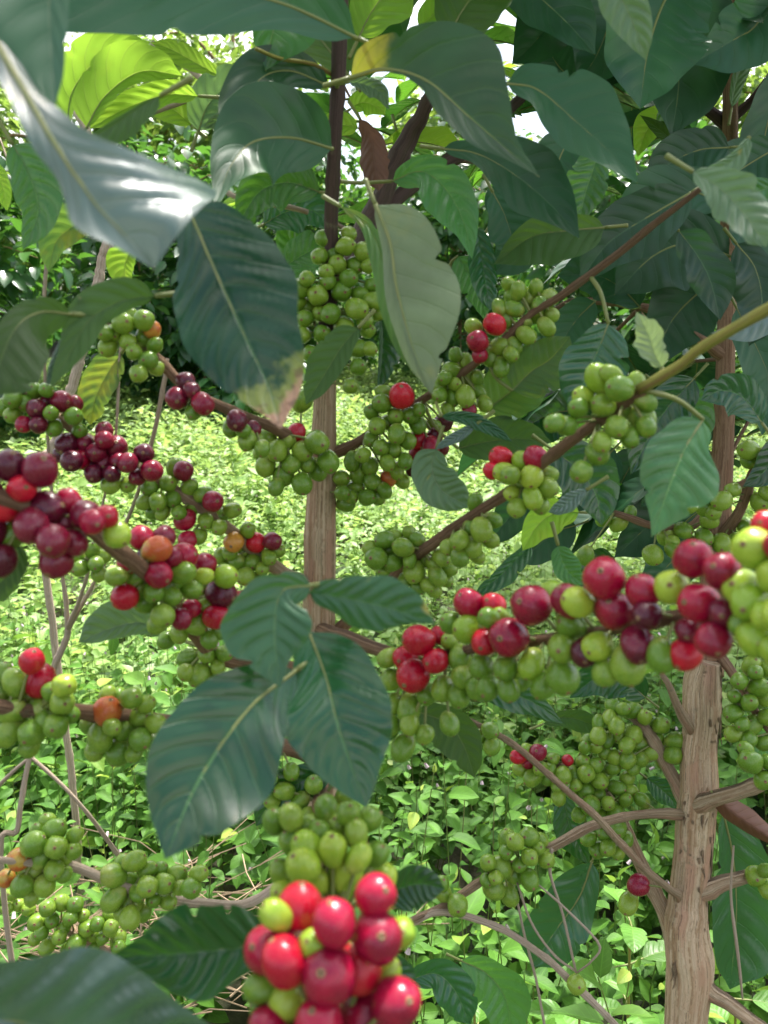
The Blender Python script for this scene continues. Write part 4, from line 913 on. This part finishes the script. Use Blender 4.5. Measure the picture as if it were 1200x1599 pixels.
# leafy twigs overhead: the crown that carries on above the frame
top = P(545, -160, .50)
for i, (dx, dy, dz, n_, s_) in enumerate([(-.30, -.10, .05, 5, .14), (-.22, .22, .10, 5, .13), (.10, .30, .06, 5, .13), (.25, .05, .12, 5, .14), (-.05, .28, .22, 4, .13), (.05, -.10, .22, 4, .13)]):
    p0 = np.array(top); T1.leafy([p0, p0 + np.array([dx * .5, dy * .5, dz * .6 + .02]), p0 + np.array([dx, dy, dz])], 'green', n_, ['dk', 'dk', 'md'], s_, r2seed=40 + i)
for i, (a, b_, c_, n_) in enumerate([((600, 285, .70), (560, 180, .78), (500, 60, .85), 5), ((640, 215, .70), (700, 110, .80), (760, 20, .86), 5), ((700, 250, .75), (780, 260, .85), (860, 300, .92), 4), ((560, 370, .66), (480, 320, .78), (400, 260, .86), 4), ((745, 220, .76), (830, 150, .84), (900, 60, .9), 4)]):
    T1.leafy([tuple(P(*a)), tuple(P(*b_)), tuple(P(*c_))], 'brown', n_, ['dk', 'md', 'md', 'lt'], .085, r0=.002, r2seed=60 + i)

# ---------------- right tree
b = gnd(1068, 1599, .72)
T2 = Tree('coffee_tree', b, 'coffee tree with the thick tan trunk and shredded bark at the right', 'coffee tree')
gp = (b.x, b.y, b.z, .024)
T2.branch([(1104, 1030, .74, 21.1), (1098, 1070, .74, 27.3), (1093, 1150, .735, 25.5), (1088, 1240, .73, 29.0), (1084, 1300, .73, 27.3), (1076, 1400, .725, 27.3), (1073, 1450, .72, 31.7), (1078, 1520, .72, 33.4), (1068, 1600, .72, 29.9), (1068, 1700, .72, 29.9)], 'tan', 'trunk', seg=44, rough=.075,
          extra=[(b.x, b.y, .3, .022), gp], step=.0035)
T2.branch([(1104, 1050, .745, 24), (1112, 950, .77, 21), (1120, 830, .79, 19), (1130, 700, .81, 16), (1134, 560, .82, 14), (1137, 400, .83, 13), (1140, 250, .80, 12), (1142, 100, .76, 11), (1146, -60, .72, 11), (1150, -200, .70, 8)], 'brown', 'stem', seg=18)
T2.branch([(1066, 1272, .725, 9.1), (1000, 1270, .71, 6.6), (930, 1290, .69, 7.5), (850, 1328, .67, 7.5), (760, 1372, .66, 6.6), (700, 1412, .65, 6.6), (640, 1440, .64, 5.8)], 'tan')
T2.branch([(1062, 1400, .72, 7.5), (1045, 1388, .70, 5.8), (990, 1340, .67, 5.8), (930, 1275, .65, 5.8), (860, 1212, .63, 5.0), (790, 1155, .61, 5.0), (700, 1108, .60, 3.3)], 'tan')
T2.branch([(1060, 1500, .73, 13.3), (1035, 1420, .74, 12.4), (1000, 1345, .75, 10.8), (965, 1270, .755, 9.1), (925, 1220, .76, 7.5), (860, 1190, .76, 5.0)], 'tan', rough=.1)
T2.branch([(1075, 1262, .73, 11.6), (1045, 1200, .745, 10.0), (1015, 1150, .75, 9.1), (985, 1118, .76, 6.6), (950, 1100, .76, 4.1)], 'tan', rough=.09)
T2.branch([(1088, 1262, .72, 14.9), (1120, 1245, .70, 12.4), (1165, 1232, .68, 11.6), (1240, 1205, .66, 10.0), (1320, 1180, .65, 7.5)], 'tan', rough=.09)
T2.branch([(1085, 1400, .72, 14.9), (1125, 1382, .72, 12.4), (1165, 1368, .72, 10.0), (1250, 1350, .72, 7.5)], 'tan', rough=.09)
T2.branch([(1075, 1530, .72, 16.6), (1120, 1558, .71, 12.4), (1160, 1585, .70, 10.8), (1240, 1640, .69, 8.3)], 'tan', rough=.1)
T2.branch([(1080, 1140, .73, 9.1), (1060, 1105, .72, 6.6), (1045, 1070, .71, 5.0), (1032, 1050, .71, 3.3)], 'tan')
T2.branch([(1062, 1700, .72, 10.4), (1000, 1640, .69, 6.8), (950, 1590, .67, 5.2), (900, 1540, .66, 5.9), (840, 1488, .655, 5.2), (770, 1445, .65, 5.2), (690, 1424, .645, 5.2), (640, 1445, .64, 3.7)], 'grey')
T2.branch([(1118, 850, .79, 12), (1155, 800, .76, 8), (1175, 740, .74, 8), (1220, 680, .72, 7)], 'brown')
T2.branch([(1124, 780, .80, 8), (1080, 820, .78, 7), (1020, 820, .76, 6), (960, 800, .75, 5)], 'brown')
T2.branch([(1124, 780, .80, 9), (1180, 750, .79, 9), (1260, 720, .78, 7)], 'brown')
T2.branch([(1105, 1000, .76, 9), (1150, 1060, .72, 7), (1180, 1110, .70, 6), (1230, 1180, .68, 5)], 'brown')
T2.branch([(1134, 560, .82, 9), (1080, 520, .80, 7), (1000, 480, .77, 6), (900, 470, .74, 5), (840, 500, .72, 4)], 'brown')
T2.branch([(1139, 200, .80, 9), (1095, 165, .78, 8), (1050, 130, .76, 6), (960, 60, .72, 5)], 'dark')
T2.branch([(1139, 190, .80, 8), (1180, 150, .78, 6), (1230, 80, .75, 5)], 'dark')
L = T2.leaf
L('dk', [(1190, 660), (1160, 620), (1125, 610), (1095, 625)], [26, 40, 24], [22, 30, 18], .62, label='round dark glossy leaf right of the fresh green leaf')
L('dk', [(1085, 590), (1040, 640), (1010, 690), (985, 740)], [30, 40, 24], [30, 40, 24], .66)
L('lt', [(1045, 175), (1020, 190), (1005, 215), (996, 245)], [14, 18, 10], [18, 24, 12], .78)
L('md', [(1098, 160), (1070, 165), (1040, 190), (1055, 225)], [20, 30, 20], [14, 20, 12], .74)
L('un', [(1065, 240), (1045, 215), (1020, 195), (1000, 180)], [10, 14, 6], [10, 14, 6], .72)
L('gr', [(1143, 168), (1150, 130), (1163, 90), (1175, 45)], [8, 10, 6], [10, 14, 8], .72, label='narrow pale leaf seen edge on beside the top of the right hand stem')
L('ds', [(1140, 230), (1090, 235), (1040, 260), (1010, 300)], [36, 46, 24], [30, 38, 20], .70)
L('ds', [(1060, -40), (1030, 20), (1010, 90), (1000, 170)], [70, 86, 50], [60, 80, 50], .62)
L('ds', [(1000, -60), (960, 20), (930, 90), (900, 130)], [60, 80, 40], [60, 70, 40], .66)
L('ds', [(900, -60), (870, 10), (840, 60), (800, 100)], [40, 56, 34], [44, 60, 30], .68)
L('ds', [(1220, -20), (1180, 40), (1150, 60), (1080, 100)], [40, 60, 40], [40, 50, 20], .66)
L('ds', [(1140, 400), (1080, 380), (1020, 400), (960, 460)], [50, 72, 40], [40, 56, 30], .66)
L('ds', [(1136, 430), (1100, 450), (1050, 500), (1020, 570)], [40, 60, 34], [36, 52, 30], .68)
L('ds', [(1150, 380), (1180, 420), (1190, 480), (1170, 540)], [26, 40, 24], [40, 50, 30], .64, wave=.1)
L('ds', [(1130, 320), (1080, 300), (1020, 320), (950, 380)], [40, 60, 36], [34, 50, 30], .68)
L('ds', [(1060, 360), (1090, 400), (1110, 440), (1125, 500)], [26, 36, 24], [26, 36, 20], .60, wave=.1)
L('ds', [(1136, 300), (1170, 330), (1200, 380), (1220, 440)], [40, 56, 30], [40, 56, 30], .66)
L('ds', [(1150, 480), (1190, 560), (1200, 600), (1190, 680)], [30, 40, 26], [30, 44, 26], .72)
L('md', [(1210, 290), (1180, 300), (1150, 310), (1100, 300)], [30, 30, 16], [20, 24, 12], .60)
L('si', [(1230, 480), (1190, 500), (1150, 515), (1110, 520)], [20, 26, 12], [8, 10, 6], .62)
L('ds', [(930, 470), (900, 500), (880, 540), (890, 600)], [26, 40, 24], [26, 36, 20], .70)
L('ds', [(1000, 480), (970, 450), (930, 430), (870, 430)], [26, 40, 22], [30, 46, 26], .72)
L('ds', [(1128, 240), (1100, 270), (1090, 300), (1040, 330)], [40, 60, 30], [30, 40, 20], .74)
L('md', [(1030, 600), (1060, 620), (1090, 650), (1100, 690)], [20, 30, 18], [20, 26, 14], .74)
L('dk', [(1250, 680), (1220, 700), (1190, 740), (1160, 760)], [20, 26, 14], [20, 26, 14], .72)
L('br', [(1110, 1235), (1140, 1265), (1175, 1290), (1225, 1322)], [14, 20, 15], [12, 16, 12], .70, fa=-1.3, fb=-1.2, label='rolled reddish brown dead leaf below the right hand side branch')
L('dk', [(1130, 1270), (1145, 1340), (1150, 1430), (1140, 1545)], [44, 66, 56], [24, 40, 34], .80, corr=.002, label='large dark ribbed leaf hanging behind the right hand trunk')
L('dk', [(925, 1345), (905, 1400), (870, 1450), (830, 1510)], [22, 40, 40], [44, 56, 46], .82, corr=.0018)
L('dk', [(640, 1530), (680, 1520), (710, 1545), (735, 1600)], [24, 34, 22], [20, 30, 24], .66, corr=.0026, label='small ribbed leaf glinting right of the crimson bunch')
L('md', [(720, 1500), (760, 1520), (790, 1560), (800, 1620)], [24, 40, 26], [30, 40, 30], .80)
L('dk', [(1010, 1215), (1030, 1230), (1050, 1250), (1056, 1268)], [14, 18, 8], [14, 18, 8], .80)
L('dk', [(1010, 1090), (970, 1060), (930, 1060), (890, 1090)], [24, 34, 16], [24, 34, 20], .82)
L('un', [(850, 1130), (880, 1120), (920, 1130), (950, 1160)], [10, 16, 8], [12, 18, 10], .80)
L('dk', [(880, 1240), (890, 1290), (905, 1320), (920, 1350)], [16, 22, 12], [20, 28, 14], .86)
L('md', [(1150, 1120), (1180, 1150), (1190, 1180), (1170, 1220)], [20, 30, 20], [20, 30, 16], .84)
K = lambda d, s, label=None, slope=None: cluster(T2, d, s, label, slope)
K(.76, '957 1102 11 g;972 1107 11 g;988 1110 13 g;935 1128 11 g;953 1120 12 g;963 1133 13 g;935 1148 13 g;918 1155 10 g;1007 1120 12 g;1032 1133 14 g;1013 1128 12 g;1055 1157 14 g;1052 1180 14 g;990 1147 15 g;945 1175 11 g;930 1167 10 g;980 1163 13 g;1000 1163 13 g;960 1183 12 g;980 1187 13 g;913 1168 10 g;1025 1150 12 g;1040 1165 12 g;970 1150 11 g;1020 1175 12 g;1000 1185 12 g;1035 1190 11 g;950 1155 11 g', 'dense bunch of small green cherries left of the right hand trunk')
K(.76, '833 1213 14 g;897 1210 14 g;915 1208 14 g;937 1220 13 g;963 1230 13 g;915 1233 13 g;893 1235 11 g;957 1200 11 g;873 1247 11 g;840 1175 13 m;810 1182 12 r;887 1187 9 r;880 1210 13 g;813 1200 12 g;845 1200 12 g;865 1185 10 g;823 1170 10 g;855 1215 11 g;870 1225 11 g;935 1240 12 g;910 1190 11 g;930 1195 12 g;900 1225 10 g;945 1210 11 g;825 1190 10 m;860 1200 10 g;980 1215 11 g;990 1200 10 g;985 1235 11 g')
K(.75, '923 1258 15 g;905 1272 12 g;962 1268 15 g;963 1292 15 g;978 1310 12 g;1003 1250 11 g;977 1250 11 g;933 1327 13 g;950 1323 13 g;940 1275 12 g;945 1300 12 g;920 1310 11 g;965 1330 11 g;950 1255 11 g;1010 1265 10 g')
K(.67, '827 1307 16 g;827 1338 14 g;852 1340 14 g;805 1315 14 g;805 1365 15 g;827 1373 15 g;762 1347 13 g;783 1355 18 g;772 1388 16 g;795 1397 15 g;793 1310 15 g;840 1325 11 g;775 1370 12 g;790 1330 12 g;812 1350 12 g;760 1375 11 g;845 1312 11 g')
K(.655, '715 1413 17 g;693 1395 13 g;690 1380 12 g')
K(.73, '997 1382 16 m;982 1410 16 g')
K(.655, '900 1537 15 g')
K(.61, '702 1130 13 g;765 1140 13 g;768 1165 14 g;748 1150 10 g')
K(.72, '1180 1368 15 g;1197 1387 14 g;1195 1360 12 g;1210 1375 13 g')
K(.70, '1173 1040 15 g;1185 1073 15 g;1155 1063 14 g;1147 1087 12 g;1145 1113 14 g;1175 1132 15 g;1147 1145 14 g;1197 1120 14 g;1170 1155 13 g;1197 1045 13 g;1170 1097 14 g;1160 1130 12 g;1197 1090 13 g;1160 1100 12 g;1195 1160 12 g;1180 1050 12 g', 'dark green cherries behind the pale ones at the right border')
K(.66, '1173 1190 18 g;1193 1218 16 g;1200 1190 13 g;1165 1170 12 g')
K(.74, '1170 703 16 g;1107 773 13 g;1128 782 17 g;1100 793 14 g;1187 783 15 g;1077 790 13 g;1115 800 12 g;1170 720 12 g;1200 770 13 g;1195 710 12 g;1145 765 12 g')
K(.77, '1108 812 15 g;1127 847 16 g;1100 838 13 g;1067 828 14 g;1040 838 14 g;1020 867 15 g;967 817 14 g;943 810 12 g;1053 860 13 g;1167 825 13 g;1085 850 13 g;1050 845 11 g;985 800 10 g;1100 862 12 g;1150 845 12 g;915 867 13 g;1040 810 12 g')
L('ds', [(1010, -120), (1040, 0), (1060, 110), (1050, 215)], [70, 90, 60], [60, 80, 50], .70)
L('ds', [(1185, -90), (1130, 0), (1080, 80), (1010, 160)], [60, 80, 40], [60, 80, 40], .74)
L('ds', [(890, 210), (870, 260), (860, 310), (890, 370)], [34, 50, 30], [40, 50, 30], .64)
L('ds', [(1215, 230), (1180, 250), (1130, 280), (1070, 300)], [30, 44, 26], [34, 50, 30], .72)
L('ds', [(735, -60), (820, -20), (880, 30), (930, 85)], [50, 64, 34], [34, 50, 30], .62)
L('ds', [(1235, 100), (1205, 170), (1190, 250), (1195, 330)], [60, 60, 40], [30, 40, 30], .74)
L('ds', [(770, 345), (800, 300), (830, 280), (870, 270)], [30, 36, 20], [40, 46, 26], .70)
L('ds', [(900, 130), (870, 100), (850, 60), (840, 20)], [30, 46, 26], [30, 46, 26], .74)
for q_, (a, b_, w1, d_) in enumerate([((1120, 720), (1000, 790), 44, .90), ((1100, 760), (960, 870), 46, .94), ((960, 700), (880, 800), 40, .92), ((900, 640), (790, 690), 40, .90), ((900, 820), (810, 880), 34, .96),
                                      ((1090, 850), (1000, 930), 40, .92), ((960, 870), (880, 940), 34, .98), ((1000, 700), (930, 830), 38, .98), ((850, 760), (760, 850), 30, 1.0), ((1210, 860), (1130, 960), 40, .9), ((1180, 960), (1240, 1080), 40, .9)]):
    L('ds' if q_ % 3 else 'dk', [a, ((a[0] + b_[0]) / 2 + 8, (a[1] + b_[1]) / 2 - 16), b_], [w1 * .9, w1, w1 * .6], [w1 * .8, w1 * .95, w1 * .5], d_)
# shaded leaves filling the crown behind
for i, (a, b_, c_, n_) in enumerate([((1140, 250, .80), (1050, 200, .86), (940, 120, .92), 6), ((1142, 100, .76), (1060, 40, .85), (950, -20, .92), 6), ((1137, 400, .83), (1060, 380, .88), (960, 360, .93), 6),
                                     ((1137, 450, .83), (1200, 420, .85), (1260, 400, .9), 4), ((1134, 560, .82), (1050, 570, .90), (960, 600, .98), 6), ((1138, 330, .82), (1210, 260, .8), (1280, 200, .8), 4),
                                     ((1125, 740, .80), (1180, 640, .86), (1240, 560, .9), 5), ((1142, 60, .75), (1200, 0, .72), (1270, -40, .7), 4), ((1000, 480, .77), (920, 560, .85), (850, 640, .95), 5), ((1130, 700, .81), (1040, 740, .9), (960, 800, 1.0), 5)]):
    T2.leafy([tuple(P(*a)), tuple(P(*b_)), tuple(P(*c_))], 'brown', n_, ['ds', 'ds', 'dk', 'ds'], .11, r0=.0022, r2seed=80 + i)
top = np.array(P(1150, -200, .70))
for i, (dx, dy, dz, n_) in enumerate([(-.25, -.08, .0, 5), (.2, -.1, .06, 5), (-.12, .22, .08, 5), (.15, .2, .1, 5), (0, -.15, .16, 4), (-.3, .08, .1, 5)]):
    T2.leafy([top, top + np.array([dx * .5, dy * .5, dz * .6 + .02]), top + np.array([dx, dy, dz])], 'green', n_, ['ds', 'dk', 'ds'], .14, r2seed=140 + i)

# shredded strips of bark standing off the thick trunk
g = Geo(); r5 = random.Random(5); C = T2.lines[0]
for i in range(90):
    k = r5.randrange(4, int(len(C) * .62)); c0 = Vector(C[k, :3]); rr = C[k, 3]; th = r5.uniform(-2.6, .9)
    rad_ = Vector((math.cos(th), math.sin(th), 0)); tanv = Vector((-math.sin(th), math.cos(th), 0)); ln = r5.uniform(.012, .045); wd = r5.uniform(.0010, .0030); lift = r5.uniform(.001, .005)
    rows = []
    for j in range(6):
        f = j / 5
        c = c0 + rad_ * (rr * 1.0 + .0004 + lift * f * f) + Vector((0, 0, -ln * f)) + tanv * (.0015 * math.sin(5 * f + th))
        h = wd * (1 - .7 * f) / 2
        rows += [c - tanv * h, c + tanv * h, c + tanv * h + rad_ * .0006, c - tanv * h + rad_ * .0006]
    fc = [(j * 4 + a, j * 4 + (a + 1) % 4, (j + 1) * 4 + (a + 1) % 4, (j + 1) * 4 + a) for j in range(5) for a in range(4)]
    g.add(rows, fc, [(.3 + .1 * (q % 4), f_ * .01) for f_, q in enumerate(range(24))], 0)
o = make_obj('bark_shreds', g.v, g.f, BM['tan'], T2.root, C[0, :3], g.u, world_parent=T2.base)

# broad leaved plants in the weeds at lower right
for i, (px, py, d, h, n_, sz, mats, lb) in enumerate([(985, 1440, 1.05, .42, 6, .085, ['bw'], 'broad leaved bright green plant among the weeds just left of the thick trunk'),
        (740, 1540, 1.0, .30, 5, .08, ['bw'], 'broad leaved bright green plant among the weeds at the bottom, right of the crimson bunch'),
        (1150, 1560, 1.1, .36, 5, .09, ['bw'], 'broad leaved bright green plant at the bottom right corner behind the trunk'),
        (905, 1590, 1.0, .30, 5, .08, ['bw'], 'low broad leaved plant at the bottom border below the lone green cherry')]):
    tp_ = P(px, py, d); bs = Vector((tp_.x, tp_.y, ground_z(tp_.x, tp_.y)))
    T = Tree('broad_leaved_plant', bs, lb, 'plant', 'broad leaved plants among the weeds')
    r6 = random.Random(300 + i)
    Q = [(bs.x, bs.y, bs.z, .003), ((bs.x + tp_.x) / 2 + .01, bs.y, (bs.z + tp_.z) / 2, .0025), (tp_.x, tp_.y, tp_.z, .0015)]
    C = cr(Q, 24); V, Fc, U = tube_data(C[:, :3], C[:, 3], 7, .03); make_obj('stem', V, Fc, BM['green'], T.root, C[0, :3], U, world_parent=T.base); T.lines.append(C)
    for k in range(n_ * 2):
        f = .25 + .75 * (k // 2 + 1) / n_; p0 = Vector(C[min(23, int(f * 23)), :3]); a = (k // 2) * 1.57 + (k % 2) * math.pi + r6.uniform(-.3, .3)
        dv = Vector((math.cos(a), math.sin(a), r6.uniform(-.1, .5))); T.leaf3('bw', p0 + dv * .02, dv, sz * (1.25 - .6 * f) * r6.uniform(.85, 1.15), sz * .62 * (1.25 - .6 * f), droop=r6.uniform(.5, 1.3), roll=r6.uniform(-.3, .3), fold=.2)

# added tree, unseen past the right border: crown placed to shade the right half
SB = Vector((3.1, 3.9, ground_z(3.1, 3.9)))
sroot = empty('shade_tree', SB, 'tall shade tree rising just beyond the right border, its crown arching overhead', 'tree')
g = Geo(); r7 = np.random.default_rng(77)
C = cr([(0, 0, -.05, .10), (.05, .05, 2.0, .085), (-.15, .05, 3.6, .06), (-.4, 0, 4.9, .02)], 40); V, Fc, U = tube_data(C[:, :3], C[:, 3], 14, .06, 3); g.add(V, Fc, U)
ends = []
for i in range(16):
    f = .66 + .32 * r7.uniform(); k0 = C[int(f * 39), :3]; a = math.pi + r7.uniform(-1.5, 1.5) if i < 12 else r7.uniform(0, 6.28); Lb = r7.uniform(.7, 2.3)
    e = k0 + np.array([math.cos(a) * Lb, math.sin(a) * Lb * .9, r7.uniform(.1, .7)])
    D = cr([(*k0, .03), (*((k0 + e) / 2 + [0, 0, .15]), .018), (*e, .006)], 14); V, Fc, U = tube_data(D[:, :3], D[:, 3], 7, .05, i); g.add(V, Fc, U)
    for q in (.4, .6, .8, 1.): ends.append(k0 + (e - k0) * q)
make_obj('trunk', g.v, g.f, BM['brown'], sroot, None, g.u)
ends = np.array(ends); n_ = 5200; ci = r7.integers(0, len(ends), n_); d_ = r7.normal(0, 1, (n_, 3)); d_ /= np.linalg.norm(d_, axis=1)[:, None]
pos = ends[ci] + d_ * (r7.uniform(.05, .42, n_))[:, None] * [1, 1, .6]
scatter_mesh('crown', T_FAR, pos, d_ * [1, 1, .4] + [0, 0, -.2], np.tile([0, 0, 1.], (n_, 1)) + r7.normal(0, .3, (n_, 3)), .15 * r7.uniform(.6, 1.3, n_), [BUSHM], r7.uniform(0, 1, n_), parent=sroot)

# ================================================================== DRY STEMS
def twig(name, label, cat, parts, mat='grey', to_ground=True, group=None):
    first = parts[0][0]; b = gnd(first[0], first[1], first[2]) if to_ground else P(*first[:3])
    T = Tree(name, b, label, cat, group)
    for i, pt in enumerate(parts):
        ex = None
        if i == 0 and to_ground:
            p0 = P(*pt[0][:3]); pt2 = list(pt)
            T.branch([(x, y, d, r) for (x, y, d, r) in reversed(pt2)], mat, 'stem', seg=8, rough=.05, extra=[((p0.x + b.x) / 2 + .01, (p0.y + b.y) / 2, (p0.z + b.z) / 2, pt[0][3] * pt[0][2] / F), (b.x, b.y, b.z, pt[0][3] * pt[0][2] / F * 1.2)])
        else:
            T.branch(pt, mat, 'stem' if i == 0 else 'twig', seg=8, rough=.05)
    return T
GT = 'dry stems standing among the cherries at left'
twig('dead_sapling', 'forked grey dead sapling with three thin prongs rising past the left cherries', 'dead sapling', [[(5, 1400, .60, 4.3), (28, 1290, .60, 4.3), (48, 1178, .61, 4.3), (84, 1045, .62, 5.0), (105, 990, .62, 5.0), (98, 900, .61, 2.9), (84, 800, .59, 2.9), (77, 710, .58, 2.5), (71, 600, .56, 2.5), (69, 480, .55, 2.9), (73, 400, .55, 2.9), (60, 370, .55, 2.2), (40, 330, .56, 1.4), (0, 215, .58, 1.4)],
     [(73, 395, .55, 2.2), (88, 370, .55, 2.2), (101, 348, .55, 1.4)],
     [(105, 985, .62, 4.3), (150, 905, .60, 2.9), (205, 800, .57, 2.9), (240, 680, .55, 3.6), (258, 590, .54, 3.6), (262, 560, .54, 2.9)], [(107, 980, .62, 3.6), (135, 905, .58, 2.9), (160, 790, .54, 2.2), (180, 690, .52, 2.2), (187, 560, .52, 2.2), (192, 530, .52, 1.4)],
     [(50, 1182, .61, 2.9), (125, 1255, .62, 2.9), (188, 1338, .66, 3.6)], [(-20, 1245, .62, 3.6), (20, 1205, .61, 2.9), (50, 1180, .61, 2.2)]], group=GT)
twig('dead_sapling', 'thick pale dead sapling leaning right in the shade at upper left', 'dead sapling', [[(60, 790, 1.4, 6), (90, 680, 1.4, 7), (125, 560, 1.4, 8), (150, 450, 1.4, 8), (172, 360, 1.4, 6), (205, 250, 1.4, 4)]], group=GT)
for pts in ([(480, 330, .58, 4), (345, 290, .60, 4), (366, 160, .66, 5), (376, 122, .68, 5)], [(180, 420, .60, 4), (160, 300, .60, 4), (140, 215, .60, 6), (115, 160, .64, 6), (100, 105, .66, 4)], [(142, 225, .60, 5), (200, 190, .62, 4), (320, 135, .68, 5), (240, 70, .72, 5)]):
    T1.branch(pts, 'grey', 'dead_twig', seg=8)
GV = 'thin dry vines hanging below the right hand branches'
for lb, pts in [('thin dry vine curving right in front of the dark leaf at lower right', [(862, 1325, .66, 3), (860, 1365, .66, 2.5), (880, 1430, .65, 2), (900, 1518, .65, 2)]),
                ('thin dry vine sloping to the right below the lone green cherries', [(840, 1380, .65, 1.5), (890, 1425, .64, 2), (936, 1474, .64, 2), (925, 1500, .64, 1.5), (902, 1518, .65, 1.5)]),
                ('thin dry vine falling to the lone cherry on the grey branch', [(808, 1378, .66, 1.5), (830, 1440, .65, 2), (865, 1490, .65, 2), (900, 1517, .65, 2)]),
                ('long thin dry vine dropping to the bottom border', [(800, 1370, .68, 1.5), (822, 1470, .67, 2), (838, 1530, .67, 2), (852, 1610, .67, 2)]),
                ('thin dry vine dangling from the rolled brown leaf', [(1146, 1320, .70, 1.5), (1142, 1400, .70, 2), (1152, 1480, .70, 2.5), (1160, 1560, .70, 1.5)])]:
    Tv = Tree('dry_vine', P(*pts[0][:3]), lb, 'dry vine', GV); Tv.branch(pts, 'grey', 'stem', seg=6, rough=.03)
